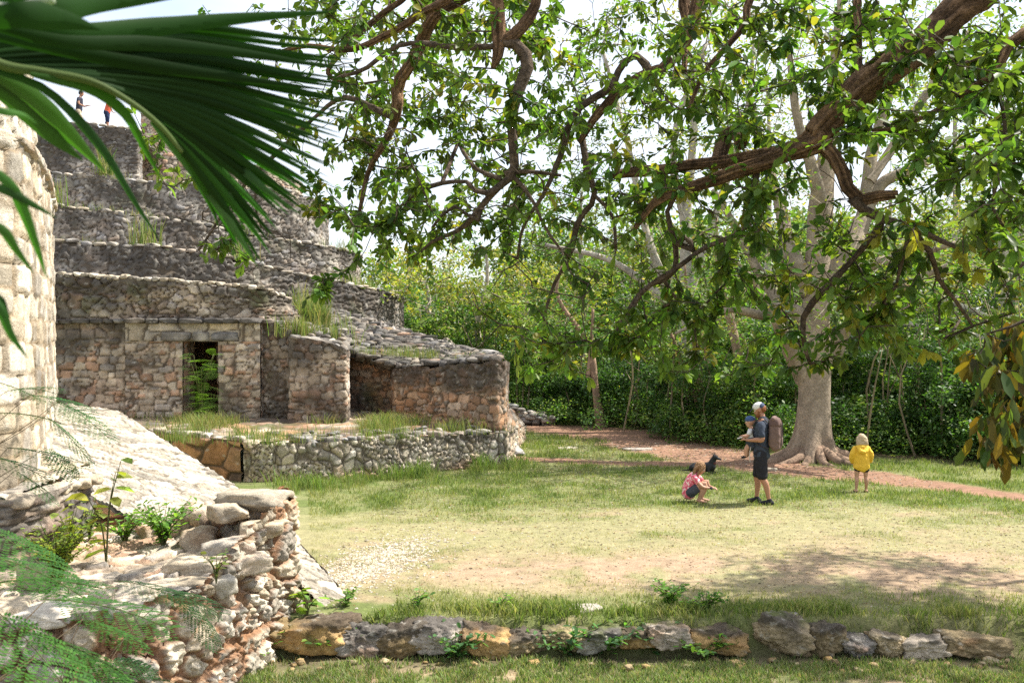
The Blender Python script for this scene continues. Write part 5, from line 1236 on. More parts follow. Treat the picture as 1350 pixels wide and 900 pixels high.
# feathery bushes close to the lens at the left
def feather_bush(label, root, ribs, L, tint, seed, leaf=.018):
    global rng; rng = np.random.default_rng(seed); r = rng
    t = thing('feathery_bush', label, 'plant', tuple(root), 0, 'feathery bushes close to the camera'); off = np.array(root); sb = MB(); lb = MB()
    for (px, py, d, ang, ln) in ribs:
        tip = W(px, py, d); q = smooth_chain([(0, 0, 0, .005), tuple((tip-off)*np.array((.35, .5, .75))+r.normal(0, .05, 3))+(.003,), tuple(tip-off)+(.0016,)], 14); tube(sb, q[:, :3], q[:, 3], 5, (.20, .15, .10))
        a = R_(ang); dd = np.array((math.cos(a), r.uniform(-.35, .35), -math.sin(a)))
        frond(lb, tip-off, dd, ln, tint, r, pinn=10, leaf=leaf, wr=.46)
        frond(lb, q[9, :3], dd+r.normal(0, .4, 3), ln*.8, tint, r, pinn=9, leaf=leaf, wr=.46)
    sb.build('stem', M_LEAF, t); lb.build('leaves', M_LEAF, t)
DG = [(.04,.125,.02), (.065,.17,.03)]
feather_bush('bright green feathery bush, blurred, at the lower left corner', (-1.9, 2.5, .7), [(-30,730,2.6,5,.30), (-20,770,2.7,-8,.3), (60,790,2.9,2,.34), (20,830,2.8,12,.30), (-20,870,2.7,5,.3), (70,850,3.0,25,.24), (-10,800,2.5,30,.3), (-30,690,2.8,20,.28), (110,815,3.1,10,.2)], .3, DG, 5)
feather_bush('sharp dark green fern like sprays reaching across the near wall', (-2.2, 4.6, .3), [(200,775,5.2,5,.36), (150,765,5.1,2,.34), (235,790,5.3,40,.26), (225,778,5.3,15,.26)], .4, [(.03,.085,.025), (.045,.11,.03)], 6, .019)
feather_bush('fern like sprays in front of the top of the ramp at left edge', (-3.4, 5.4, .6), [(40,520,5.6,5,.36), (75,530,5.7,20,.34), (-10,545,5.5,-5,.36), (10,515,5.5,-12,.3), (60,548,5.7,40,.3), (-20,600,5.5,10,.34), (10,590,5.6,2,.4), (-20,500,5.6,10,.3), (60,590,5.8,30,.22), (20,620,5.5,25,.25)], .36, [(.035,.12,.03), (.06,.18,.04)], 7, .021)

# drooping branch with big yellow brown leaves at the right edge
def brown_branch():
    global rng; rng = np.random.default_rng(31); r = rng
    b = np.array((3.9, 5.2, 0.)); t = thing('drooping_tree', 'dark young tree with large drooping yellow brown leaves at the right edge', 'tree', tuple(b))
    S = Skel(); q = smooth_chain([(0, 0, -.3, .07), (.05, 0, 1.5, .06), (-.1, 0, 3.2, .05), (-.5, -.1, 4.2, .03)]); S.chain(q[:, :3], q[:, 3])
    for e in ([(-.1,0,3.2,.03), tuple(W(1400,330,4.9)-b)+(.012,), tuple(W(1345,352,4.8)-b)+(.007,)], [(0,0,2.9,.03), tuple(W(1420,400,5)-b)+(.016,), tuple(W(1350,425,4.9)-b)+(.009,), tuple(W(1300,440,4.9)-b)+(.004,)], [(0,0,2.6,.03), tuple(W(1400,520,5)-b)+(.014,), tuple(W(1345,560,4.9)-b)+(.008,)]):
        qq = smooth_chain(e, 14); S.chain(qq[:, :3], qq[:, 3], S.nearest(qq[0, :3])); mb = MB(); tube(mb, qq[:, :3], qq[:, 3], 7, (.10, .075, .05)); mb.build('limb', M_BARK, t)
    mb = MB(); tube(mb, q[:, :3], q[:, 3], 12, (.12, .09, .06), jitter=.2); mb.build('trunk', M_BARK, t)
    nm = len(S.p); T = []
    for x, y, sx, sy, k in [(1335,470,22,35,20), (1325,530,22,30,18), (1335,565,20,16,12), (1300,460,20,14,6), (1345,375,12,14,6), (1315,570,16,16,8), (1275,462,16,8,4), (1380,500,25,70,22), (1345,430,14,12,7)]:
        for _ in range(k): T.append(W(r.normal(x, sx*.8), r.normal(y, sy*.8), r.uniform(4.6, 5.3))-b)
    for _ in range(110): u_ = unit(r.normal(size=3))*r.random()**.4; T.append(np.array((.15, .1, 3.6))+u_*np.array((1.0, .9, .9)) if True else 0)
    T = [p for p in T if (p[0]+b[0])/(p[1]+b[1]) > .56 or p[2] < 3.05]
    tips = S.grow(T, .1, wob=.35, sag=.02, seed=3); lb = MB(); S.mesh(lb, .0028, (.09, .07, .05), k=.4, sides=5, skip=nm)
    P = np.array(S.p); Q = P[np.repeat(tips, 6)]+rng.normal(0, .03, (len(tips)*6, 3)); n = len(Q); D = np.stack([r.normal(0, .45, n), r.normal(0, .45, n), r.uniform(-1.3, -.4, n)], 1)
    leaves6(lb, Q, D, r.uniform(.07, .125, n), .42, vary([(.11,.075,.018), (.08,.07,.02), (.17,.12,.02), (.06,.065,.02), (.05,.085,.02), (.08,.11,.025)], n, .15, .3), fold=.25, droop=.15, roll=1.2)
    lb.build('foliage', [M_LEAF, M_BARK], t)
brown_branch()
# ================================================================== figures
class Fig:
    """closed blobs fused into one continuous skin by a voxel remesh"""
    def __init__(s): s.v = []; s.f = []; s.n = 0
    def _add(s, v, f): s.v += [tuple(a) for a in v]; s.f += [tuple(int(i)+s.n for i in a) for a in f]; s.n += len(v)
    def limb(s, pts, seg=14, sub=6, sq=1.0):
        """pts: (x,y,z, r_side, r_front) ; elliptical section, first axis lies along the local side direction"""
        P = [list(p)+([p[3]] if len(p) == 4 else []) for p in pts]; q, _ = resamp(P, max(4, (len(P)-1)*sub), len(P) > 2)
        n = len(q); t = unit(np.gradient(q[:, :3], axis=0)); V = []
        th = np.arange(seg)*2*math.pi/seg
        def ring(c, tt, ra, rb):
            side = np.array((0, 1., 0)); 
            if abs(tt@side) > .9: side = np.array((1., 0, 0))
            a = unit(side-tt*(tt@side)); b = np.cross(tt, a)
            return [c+a*math.copysign(abs(math.cos(h))**sq, math.cos(h))*ra+b*math.copysign(abs(math.sin(h))**sq, math.sin(h))*rb for h in th]
        def capr(c, tt, ra, rb, sgn):
            out = []
            for k in (.35, .7, .92): out.append(ring(c+tt*sgn*max(ra, rb)*.0+tt*sgn*min(ra, rb)*math.sin(math.acos(1-k) if False else k*1.4)*.75, tt, ra*math.cos(k*1.4), rb*math.cos(k*1.4)))
            return out
        rings = capr(q[0, :3], t[0], q[0, 3], q[0, 4], -1)[::-1]+[ring(q[i, :3], t[i], q[i, 3], q[i, 4]) for i in range(n)]+capr(q[-1, :3], t[-1], q[-1, 3], q[-1, 4], 1)
        v = [p for r_ in rings for p in r_]; m = len(rings); f = []
        for i in range(m-1):
            for j in range(seg): f.append((i*seg+j, i*seg+(j+1) % seg, (i+1)*seg+(j+1) % seg, (i+1)*seg+j))
        f.append(tuple(range(seg))[::-1]); f.append(tuple((m-1)*seg+j for j in range(seg)))
        s._add(v, f)
    def ell(s, c, r, rot=0, lvl=3, tilt=0):
        v, f = ICO[lvl]; v = v*np.array(r)
        if tilt: ct, st_ = math.cos(tilt), math.sin(tilt); v = v@np.array([[ct, 0, st_], [0, 1, 0], [-st_, 0, ct]]).T
        if rot: cr, sr = math.cos(rot), math.sin(rot); v = v@np.array([[cr, -sr, 0], [sr, cr, 0], [0, 0, 1]]).T
        s._add(v+np.array(c), f)
    def build(s, name, mat, parent, vox=.011, smooth=4):
        fold, sc_ = {'t_shirt': (.030, .09), 'shorts': (.022, .08), 'shirt': (.026, .07), 'jacket': (.034, .08), 'hood': (.02, .05), 'hair': (.026, .022), 'beard': (.016, .015), 'bag_body': (.022, .08), 'trousers': (.03, .1), 'top': (.014, .05)}.get(name, (0, 1))
        me = bpy.data.meshes.new(name); me.from_pydata(s.v, [], s.f); me.materials.append(mat); me.update()
        o = bpy.data.objects.new(name, me); COL.objects.link(o); o.parent = parent
        md = o.modifiers.new('remesh', 'REMESH'); md.mode = 'VOXEL'; md.voxel_size = vox; md.use_smooth_shade = True
        if smooth: sm = o.modifiers.new('smooth', 'SMOOTH'); sm.iterations = smooth; sm.factor = .5
        if fold:
            tx = bpy.data.textures.new('folds', 'CLOUDS'); tx.noise_scale = sc_; tx.noise_depth = 2
            dm = o.modifiers.new('folds', 'DISPLACE'); dm.texture = tx; dm.strength = fold; dm.mid_level = .45; dm.texture_coords = 'LOCAL'
        return o
SKIN = plain('skin', (.36, .18, .105), .55, .4, .10, 12); SKIN2 = plain('fair_skin', (.44, .245, .16), .55, .4, .10, 12)
def hand(F, w, d, up, side, s=1., curl=.5):
    """wrist point, pointing direction, back-of-hand direction, thumb side direction"""
    w, d, up, side = map(lambda a: np.array(a, float), (w, d, up, side)); d = unit(d); side = unit(side-d*(side@d)); up = np.cross(side, d)*(1 if np.cross(side, d)@up > 0 else -1)
    F.limb([tuple(w)+(.026*s, .022*s), tuple(w+d*.05*s)+(.036*s, .016*s), tuple(w+d*.09*s)+(.036*s, .014*s)], 10)
    for k, (o, L) in enumerate([(.030, .068), (.010, .078), (-.010, .072), (-.030, .056)]):
        b = w+d*.09*s+side*o*s; dd = d.copy(); pts = [tuple(b)+(.0095*s,)]
        for j in range(3): dd = unit(dd-up*curl*.55); b = b+dd*L*s*.36; pts.append(tuple(b)+((.009-.001*j)*s,))
        F.limb(pts, 8, 3)
    b = w+d*.03*s+side*.028*s; dd = unit(d*.7+side*.8-up*.3); F.limb([tuple(b)+(.014*s,), tuple(b+dd*.035*s)+(.012*s,), tuple(b+dd*.035*s+unit(dd-side*.5-up*.3)*.03*s)+(.0095*s,)], 8, 3)
def head(F, c, s=1., pitch=0.):
    """head looking along +X, nose, brow, ears, chin; c is the centre"""
    c = np.array(c, float); cp, sp = math.cos(pitch), math.sin(pitch)
    def T(x, y, z): return tuple(c+s*np.array((x*cp+z*sp, y, -x*sp+z*cp)))
    F.ell(T(-.012, 0, .025), np.array((.098, .077, .098))*s, tilt=pitch); F.ell(T(.025, 0, -.045), np.array((.066, .058, .075))*s, tilt=pitch)
    F.ell(T(.055, 0, -.092), np.array((.028, .030, .022))*s)                       # chin
    F.limb([T(.080, 0, .02)+(.010*s,), T(.104, 0, -.018)+(.014*s,), T(.092, 0, -.03)+(.014*s,)], 8, 3)   # nose
    F.limb([T(.080, -.035, .028)+(.010*s,), T(.086, .035, .028)+(.010*s,)], 8, 3)   # brow
    F.limb([T(.080, -.018, -.060)+(.009*s,), T(.088, 0, -.058)+(.010*s,), T(.080, .018, -.060)+(.009*s,)], 8, 3)  # lips
    for y in (-1, 1): F.ell(T(-.005, y*.078, -.01), np.array((.018, .010, .030))*s)
    return T
def eyes(T, parent, s=1.):
    m = plain('eye', (.03, .02, .015), .3, .5, 0); w = plain('eye_white', (.75, .72, .68), .3, .5, 0)
    for y in (-.032, .032):
        F = Fig(); F.ell(T(.078, y, .004), (.012*s,)*3, lvl=2); o = F.build('eyeball', w, parent, .002*s, 0)
        F = Fig(); F.ell(T(.087, y, .004), (.0055*s,)*3, lvl=2); F.build('iris', m, o, .0015*s, 0)

def standing_man():
    b = G(1004, 665); z0 = float(zground(b[0:1], b[1:2])[0])
    t = thing('person', 'bearded man in white cap, dark t-shirt and black shorts standing with a backpack', 'person', (b[0], b[1], z0), math.pi-.42)
    F = Fig()
    for y, (hx, kx, ax) in ((.10, (.0, -.03, -.15)), (-.10, (.02, .09, .10))):
        F.limb([(hx, y, .93, .085, .095), (hx*.6+kx*.4, y, .74, .075, .085), (kx+.01, y*.95, .50, .056, .060), (kx*.6+ax*.4-.012, y*.95, .36, .050, .058), (ax*.85+kx*.15, y*.95, .16, .034, .038), (ax, y*.95, .085, .034, .040)])
        F.limb([(ax-.05, y*.95, .045, .036, .034), (ax+.05, y*1.0, .045, .042, .03), (ax+.17, y*1.1, .03, .038, .022)])
    F.limb([(0, 0, .90, .155, .115), (.0, 0, 1.05, .145, .105), (0, 0, 1.25, .165, .115), (-.01, 0, 1.40, .17, .11), (-.02, 0, 1.47, .11, .075)], 20)
    F.limb([(-.02, 0, 1.46, .06, .062), (.0, 0, 1.56, .055, .058)])
    T = head(F, (.03, 0, 1.655), 1.05, .38)
    for y, el, wr in ((1, (-.06, .265, 1.16), (.20, .19, 1.13)), (-1, (-.02, -.25, 1.17), (.22, -.10, 1.15))):
        F.limb([(-.02, y*.17, 1.42, .055, .06), (-.035, y*.225, 1.32, .047, .052), el+(.040, .042), tuple(lerp(np.array(el), np.array(wr), .35))+(.040, .042), wr+(.026, .024)])
        hand(F, wr, (1, -y*.35, .15), (0, 0, 1), (-.2, -y, .6), 1., .7)
    F.build('body', SKIN, t, .009, 3)
    navy = plain('dark_cloth', (.045, .055, .075), .9, .1, .25, 25); blk = plain('black_cloth', (.022, .022, .026), .85, .15, .25, 25)
    F = Fig(); F.limb([(0, 0, .86, .202, .140), (.0, 0, 1.0, .182, .132), (.0, 0, 1.1, .168, .125), (0, 0, 1.25, .182, .132), (-.01, 0, 1.39, .185, .122), (-.02, 0, 1.455, .13, .09), (-.01, 0, 1.50, .075, .074)], 22)
    for y, el in ((1, (-.05, .25, 1.22)), (-1, (-.02, -.24, 1.22))): F.limb([(-.02, y*.16, 1.41, .072, .075), (-.035, y*.22, 1.33, .066, .068), el+(.062, .062)])
    sh = F.build('t_shirt', navy, t, .009, 3)
    wh = plain('white_print', (.62, .62, .60), .8, .2, .1)
    mb = MB(); r = np.random.default_rng(1)
    for k in range(7): rock(mb, (-.03+r.uniform(-.03, .03), .262+r.uniform(-.006, .004), 1.33+r.uniform(-.05, .05)), (.03, .012, .02), k, 0, 2, 'pale')
    mb.build('shoulder_print', wh, sh)
    F = Fig(); F.limb([(0, 0, .965, .188, .128), (0, 0, .86, .192, .135)], 20)
    for y, (hx, kx) in ((.10, (.0, -.03)), (-.10, (.02, .085))): F.limb([(hx, y, .90, .098, .115), (hx*.5+kx*.5, y, .70, .095, .105), (kx, y*.97, .50, .088, .092)], 16)
    F.build('shorts', blk, t, .009, 3)
    for y, ax in ((.095, -.15), (-.095, .10)):
        F = Fig(); F.limb([(ax-.05, y, .045, .044, .044), (ax+.04, y*1.03, .05, .048, .042), (ax+.16, y*1.13, .036, .042, .030)]); F.limb([(ax-.01, y, .06, .042, .046), (ax, y, .10, .04, .045)]); F.build('shoe', blk, t, .007, 2)
    hairm = plain('beard', (.19, .075, .03), .8, .2, .3, 60)
    F = Fig(); F.ell(T(.045, 0, -.085), (.058, .060, .062), tilt=.38); F.ell(T(.04, 0, -.14), (.042, .042, .05)); F.limb([T(.02, -.068, -.03)+(.016,), T(.055, -.045, -.085)+(.02,), T(.055, .045, -.085)+(.02,), T(.02, .068, -.03)+(.016,)]); F.build('beard', hairm, t, .006, 2)
    F = Fig(); F.ell(T(-.05, 0, .01), (.062, .078, .08), tilt=.38); F.build('hair', hairm, t, .007, 2)
    cw = plain('white_cap', (.62, .62, .60), .8, .2, .08); cn = plain('navy_cap', (.05, .07, .12), .8, .2, .1)
    F = Fig(); F.ell(T(.005, 0, .06), (.104, .088, .076), tilt=.38); c = F.build('cap', cw, t, .006, 2)
    F = Fig(); F.limb([T(.07, 0, .055)+(.072, .007), T(.12, 0, .045)+(.068, .006), T(.165, 0, .025)+(.050, .005)]); F.build('cap_brim', cn, c, .004, 1)
    F = Fig(); F.ell(T(-.045, 0, .045), (.066, .084, .068), tilt=.38); F.build('cap_back', cn, c, .006, 2)
    eyes(T, t)
    # things he carries: each on its own
    Rz = np.array([[math.cos(math.pi-.42), -math.sin(math.pi-.42), 0], [math.sin(math.pi-.42), math.cos(math.pi-.42), 0], [0, 0, 1]]); base = np.array((b[0], b[1], z0))
    def wl_(p): return tuple(base+Rz@np.array(p, float))
    bp = thing('backpack', 'brown roll top backpack on the back of the man in the white cap', 'backpack', wl_((-.13, 0, 1.0)), math.pi-.42); o = np.array((-.13, 0, 1.0))
    bm_ = plain('backpack_cloth', (.15, .10, .085), .85, .2, .25, 18); sm_ = plain('strap', (.05, .04, .04), .8, .2, .1)
    F = Fig(); F.limb([(-.095, 0, .0, .145, .080), (-.105, 0, .02, .155, .098), (-.11, 0, .16, .160, .108), (-.105, 0, .36, .150, .098), (-.09, 0, .46, .14, .08)], 32, sq=.5); F.build('bag_body', bm_, bp, .009, 2)
    F = Fig(); F.limb([(-.09, -.13, .505, .04, .04), (-.09, 0, .515, .045, .045), (-.09, .13, .505, .04, .04)]); F.build('rolled_top', bm_, bp, .008, 2)
    F = Fig(); F.limb([(-.11, 0, .40, .158, .106), (-.105, 0, .47, .150, .09)], 32, sq=.5); F.build('flap', plain('flap_cloth', (.11, .07, .06), .85, .2, .2), bp, .008, 1)
    for y in (-1, 1):
        F = Fig(); F.limb([(-.215, y*.07, .44, .014, .007), (-.222, y*.07, .25, .014, .007), (-.225, y*.07, .05, .014, .007)], 8); F.build('buckle_strap', sm_, bp, .005, 1)
    F = Fig(); F.limb([(-.20, 0, .04, .10, .024), (-.205, 0, .17, .105, .028)]); F.build('front_pocket', bm_, bp, .008, 2)
    for y in (-1, 1):
        F = Fig(); F.limb([(-.02, y*.10, .42, .022, .008), (.10, y*.11, .52, .022, .010), (.235, y*.12, .42, .022, .010), (.255, y*.12, .22, .02, .008), (.15, y*.175, .06, .016, .008), (-.02, y*.15, .0, .014, .008)], 10); F.build('shoulder_strap', sm_, bp, .007, 1)
    g = thing('phone', 'white phone held in the hands of the man in the cap', 'phone', wl_((.36, .02, 1.16)), math.pi-.42)
    F = Fig(); mb = MB(); box(mb, (-.045, -.085, -.008), (.045, .085, .008), (1, 1, 1)); ph = mb.build('phone_case', plain('phone_white', (.75, .75, .74), .4, .5, 0), g, smooth=False)
    mb = MB(); box(mb, (-.04, -.078, .0085), (.04, .078, .011)); mb.build('screen', plain('phone_glass', (.02, .02, .03), .1, .6, 0), g, smooth=False); g.rotation_euler = (0, .35, math.pi-.42)
    # toddler in the front carrier, facing out
    k = thing('toddler', 'toddler in white top and blue hat carried on the chest of the bearded man', 'child', wl_((.18, -.02, .98)), math.pi-.42)
    F = Fig(); F.limb([(0, 0, .06, .085, .075), (0, 0, .2, .09, .075), (-.005, 0, .30, .085, .06), (0, 0, .36, .04, .04)], 16); T2 = head(F, (.02, 0, .455), .82, .1)
    for y in (-1, 1):
        F.limb([(.02, y*.05, .06, .05), (.07, y*.085, -.02, .042), (.075, y*.085, -.13, .03), (.09, y*.085, -.15, .022, .022), (.14, y*.088, -.165, .02, .016)])
        F.limb([(.0, y*.085, .29, .03), (.05, y*.12, .21, .026), (.13, y*.09, .20, .021)]); hand(F, (.13, y*.09, .20), (1, -y*.2, .1), (0, 0, 1), (0, -y, .3), .5, .5)
    F.build('body', SKIN2, k, .007, 3)
    F = Fig(); F.limb([(0, 0, .05, .098, .088), (0, 0, .2, .102, .088), (-.005, 0, .30, .095, .07)], 16)
    for y in (-1, 1): F.limb([(.0, y*.08, .29, .038), (.025, y*.105, .25, .036)])
    F.build('top', plain('white_cotton', (.65, .65, .64), .9, .1, .08), k, .008, 2)
    F = Fig(); F.ell(T2(-.005, 0, .055), (.088, .075, .062)); F.limb([T2(.06, 0, .04)+(.055, .006), T2(.115, 0, .03)+(.045, .005)]); F.build('hat', plain('blue_hat', (.05, .09, .2), .8, .2, .1), k, .006, 1)
    for y in (-1, 1): F = Fig(); F.limb([(.08, y*.085, -.155, .026, .024), (.15, y*.088, -.17, .025, .02)]); F.build('shoe', blk, k, .006, 1)
    eyes(T2, k, .82)
    c = thing('baby_carrier', 'dark cloth carrier with a hanging strap holding the toddler to the man', 'carrier', wl_((.13, -.02, 1.0)), math.pi-.42)
    F = Fig(); F.limb([(.04, 0, .02, .12, .11), (.03, 0, .12, .125, .115)], 18); F.limb([(-.02, -.15, .02, .03, .02), (.04, 0, -.04, .05, .04), (-.02, .15, .02, .03, .02)]); F.build('pouch', navy, c, .009, 2)
    F = Fig(); F.limb([(.04, .11, .0, .010), (.06, .12, -.12, .008), (.05, .12, -.26, .008)], 8); F.build('hanging_strap', plain('pale_strap', (.5, .47, .42), .8, .2, .1), c, .005, 1)
    # dog lead hanging under the carrier is the strap above
standing_man()

def crouching_girl():
    b = G(918, 662); z0 = float(zground(b[0:1], b[1:2])[0])
    t = thing('person', 'girl in pink patterned shirt with long fair brown hair crouching on the grass', 'child', (b[0], b[1], z0), -.35)
    F = Fig()
    for y in (-.09, .10):
        F.limb([(-.10, y, .17, .075, .085), (.04, y*1.15, .27, .06, .065), (.17, y*1.2, .345, .046, .05), (.12, y*1.15, .20, .042, .048), (.07, y*1.1, .07, .030, .034)])
        F.limb([(.04, y*1.1, .04, .03, .03), (.12, y*1.15, .035, .034, .024), (.20, y*1.25, .022, .03, .016)])
    F.limb([(-.12, 0, .17, .115, .10), (-.12, 0, .28, .105, .09), (-.07, 0, .40, .115, .085), (-.02, 0, .475, .10, .065), (.005, 0, .50, .06, .05)], 18)
    F.limb([(.0, 0, .49, .04), (.035, 0, .545, .038)])
    T = head(F, (.075, 0, .605), .86, .45)
    for y in (-1, 1):
        el = (.14, y*.17, .30); wr = (.27, y*.06, .27)
        F.limb([(-.02, y*.12, .465, .036), (.05, y*.155, .39, .031), el+(.027,), wr+(.019,)]); hand(F, wr, (1, -y*.3, -.1), (0, 0, 1), (-.1, -y, .4), .72, .6)
    F.build('body', SKIN2, t, .007, 3)
    m, nt, bs = newmat('pink_print'); N = nt.nodes.new; tc = N('ShaderNodeTexCoord'); n = N('ShaderNodeTexNoise'); n.inputs['Scale'].default_value = 22; n.inputs['Detail'].default_value = 1
    cr = N('ShaderNodeValToRGB'); e = cr.color_ramp; e.interpolation = 'CONSTANT'; e.elements[0].color = (.62, .10, .16, 1); e.elements[1].position = .47; e.elements[1].color = (.78, .26, .30, 1); q = e.elements.new(.60); q.color = (.80, .62, .60, 1)
    link(nt, tc.outputs['Object'], n.inputs['Vector']); link(nt, n.outputs['Fac'], cr.inputs['Fac']); link(nt, cr.outputs[0], bs.inputs['Base Color']); bs.inputs['Roughness'].default_value = .9
    F = Fig(); F.limb([(-.135, 0, .12, .135, .115), (-.13, 0, .25, .130, .115), (-.085, 0, .38, .132, .105), (-.03, 0, .465, .115, .082), (-.005, 0, .495, .07, .06)], 20)
    for y in (-1, 1): F.limb([(-.02, y*.11, .46, .052), (.035, y*.145, .405, .048), (.06, y*.155, .375, .046)])
    F.build('shirt', m, t, .008, 3)
    F = Fig(); F.limb([(-.12, 0, .17, .128, .112), (-.11, 0, .13, .12, .10)], 18)
    for y in (-.09, .10): F.limb([(-.10, y, .17, .088, .095), (.03, y*1.12, .26, .074, .08)])
    F.build('shorts', plain('slate_cloth', (.06, .065, .08), .9, .1, .2), t, .008, 3)
    hm = plain('fair_brown_hair', (.24, .135, .065), .7, .3, .35, 50)
    F = Fig(); F.ell(T(-.025, 0, .03), np.array((.105, .09, .105))*.9, tilt=.45)
    for k in range(9):
        y = -.075+k*.0187; F.limb([T(-.04, y, .05)+(.022,), T(-.075-.01*(k % 2), y*1.25, -.04)+(.026,), T(-.06, y*1.35, -.15)+(.022,), T(-.045+.01*(k % 3), y*1.4, -.235)+(.010,)], 8)
    for y in (-1, 1): F.limb([T(.03, y*.055, .08)+(.02,), T(.035, y*.085, .0)+(.024,), T(.015, y*.09, -.12)+(.02,), T(.01, y*.09, -.22)+(.01,)], 8)
    F.build('hair', hm, t, .006, 2); eyes(T, t, .86)
    F = Fig(); F.limb([(.27, -.085, .27, .024), (.285, -.08, .268, .024)], 10); F.build('wristband', plain('dark_band', (.03, .03, .04), .6, .3, 0), t, .005, 1)
crouching_girl()

def yellow_child():
    b = G(1136, 648); z0 = float(zground(b[0:1], b[1:2])[0])
    t = thing('person', 'child with blond hair in yellow hooded jacket standing barelegged, seen from behind', 'child', (b[0], b[1], z0), R_(84))
    F = Fig()
    for y, ax in ((.095, .0), (-.085, .03)):
        F.limb([(.0, y*.8, .54, .062, .066), (.005, y*.9, .42, .052, .056), (.005, y*.95, .30, .040, .043), (-.012, y, .21, .037, .042), (ax, y*1.05, .07, .024, .027)])
        F.limb([(ax-.025, y*1.05, .03, .027, .026), (ax+.03, y*1.1, .03, .03, .022), (ax+.11, y*1.2, .02, .028, .014)])
    F.limb([(0, 0, .53, .105, .08), (0, 0, .65, .098, .075), (0, 0, .78, .115, .078), (0, 0, .86, .10, .06)], 18); F.limb([(0, 0, .86, .036), (.01, 0, .92, .036)])
    T = head(F, (.015, 0, 1.0), .84, .1)
    for y in (-1, 1):
        wr = (.10, y*.15, .56); F.limb([(0, y*.11, .83, .036), (-.01, y*.165, .70, .030), wr+(.019,)]); hand(F, wr, (.7, -y*.2, -.4), (0, y, .3), (1, 0, .5), .68, .6)
    F.build('body', SKIN2, t, .007, 3)
    ym = plain('yellow_coat', (.72, .44, .045), .7, .25, .12, 14)
    F = Fig(); F.limb([(0, 0, .475, .150, .112), (0, 0, .6, .145, .108), (0, 0, .75, .140, .102), (0, 0, .84, .125, .085), (0, 0, .89, .07, .06)], 22)
    for y in (-1, 1): F.limb([(0, y*.115, .83, .056), (-.01, y*.17, .72, .052), (.04, y*.172, .63, .048), (.09, y*.155, .575, .042)])
    j = F.build('jacket', ym, t, .008, 3)
    F = Fig(); F.limb([(-.06, -.085, .88, .04, .03), (-.12, -.04, .80, .05, .036), (-.125, 0, .785, .055, .038), (-.12, .04, .80, .05, .036), (-.06, .085, .88, .04, .03)], 12); F.limb([(-.05, -.09, .89, .03), (-.075, 0, .87, .045), (-.05, .09, .89, .03)]); F.build('hood', ym, j, .007, 3)
    F = Fig(); F.limb([(0, 0, .50, .115, .09), (0, 0, .46, .115, .09)], 18)
    for y in (-.07, .07): F.limb([(0, y, .50, .068, .072), (0, y*1.1, .43, .066, .07)])
    F.build('shorts', plain('black_shorts', (.02, .02, .022), .9, .1, .1), t, .008, 2)
    hm = plain('blond_hair', (.43, .33, .21), .6, .35, .25, 60)
    F = Fig(); F.ell(T(-.02, 0, .028), np.array((.106, .092, .106))*.88)
    for k in range(11):
        y = -.082+k*.0164; F.limb([T(-.05, y, .05)+(.022,), T(-.085, y*1.12, -.03)+(.026,), T(-.08, y*1.18, -.10)+(.024,), T(-.07+.008*(k % 3), y*1.2, -.155)+(.012,)], 8)
    for y in (-1, 1): F.limb([T(.02, y*.06, .07)+(.02,), T(.02, y*.09, .0)+(.024,), T(.0, y*.095, -.11)+(.018,)], 8)
    F.build('hair', hm, t, .006, 2); eyes(T, t, .84)
    sm = plain('sandal', (.10, .07, .05), .8, .2, .1)
    for y, ax in ((.1, .0), (-.09, .03)):
        F = Fig(); F.limb([(ax-.04, y*1.05, .012, .032, .010), (ax+.04, y*1.12, .012, .034, .010), (ax+.125, y*1.2, .012, .030, .008)], 12); F.limb([(ax+.06, y*1.15-.03, .02, .010), (ax+.06, y*1.15, .045, .010), (ax+.06, y*1.15+.03, .02, .010)], 8); F.build('sandal', sm, t, .005, 1)
yellow_child()

def dog():
    b = G(931, 624); z0 = float(zground(b[0:1], b[1:2])[0])
    t = thing('dog', 'black dog with pointed ears lying on the red path edge, head raised', 'dog', (b[0]+.03, b[1], z0), -.55); t.scale = (.86,)*3
    F = Fig()
    F.limb([(-.42, 0, .10, .09, .09), (-.30, 0, .13, .115, .12), (-.12, 0, .13, .10, .105), (.06, 0, .17, .11, .13), (.13, 0, .20, .095, .11)], 16)
    F.limb([(.09, 0, .21, .085, .10), (.13, 0, .30, .072, .085), (.165, 0, .38, .062, .07)])
    F.ell((.195, 0, .41), (.082, .068, .066)); F.limb([(.235, 0, .40, .045, .044), (.295, 0, .382, .035, .032), (.34, 0, .372, .027, .024)])
    F.ell((.36, 0, .378), (.010, .012, .009), lvl=2)
    for y in (-1, 1):
        F.limb([(.17, y*.042, .45, .03, .014), (.165, y*.054, .50, .020, .010), (.163, y*.060, .545, .006, .006)], 8)
        F.limb([(.10, y*.07, .16, .045), (.06, y*.10, .07, .032), (.16, y*.095, .035, .022), (.27, y*.09, .025, .021), (.31, y*.09, .022, .024, .018)])
        F.limb([(-.33, y*.08, .12, .07), (-.20, y*.15, .13, .055), (-.27, y*.17, .05, .03), (-.16, y*.18, .028, .021), (-.10, y*.18, .022, .024, .018)])
    F.limb([(-.46, 0, .08, .026), (-.56, .04, .04, .022), (-.66, .02, .03, .016), (-.72, -.03, .03, .008)])
    F.build('body', plain('black_fur', (.012, .012, .014), .6, .35, .4, 60), t, .008, 2)
    F = Fig(); F.limb([(.155, 0, .27, .062, .062), (.165, 0, .285, .060, .060)], 14); F.build('collar', plain('collar_red', (.10, .03, .03), .6, .3, 0), t, .006, 1)
dog()

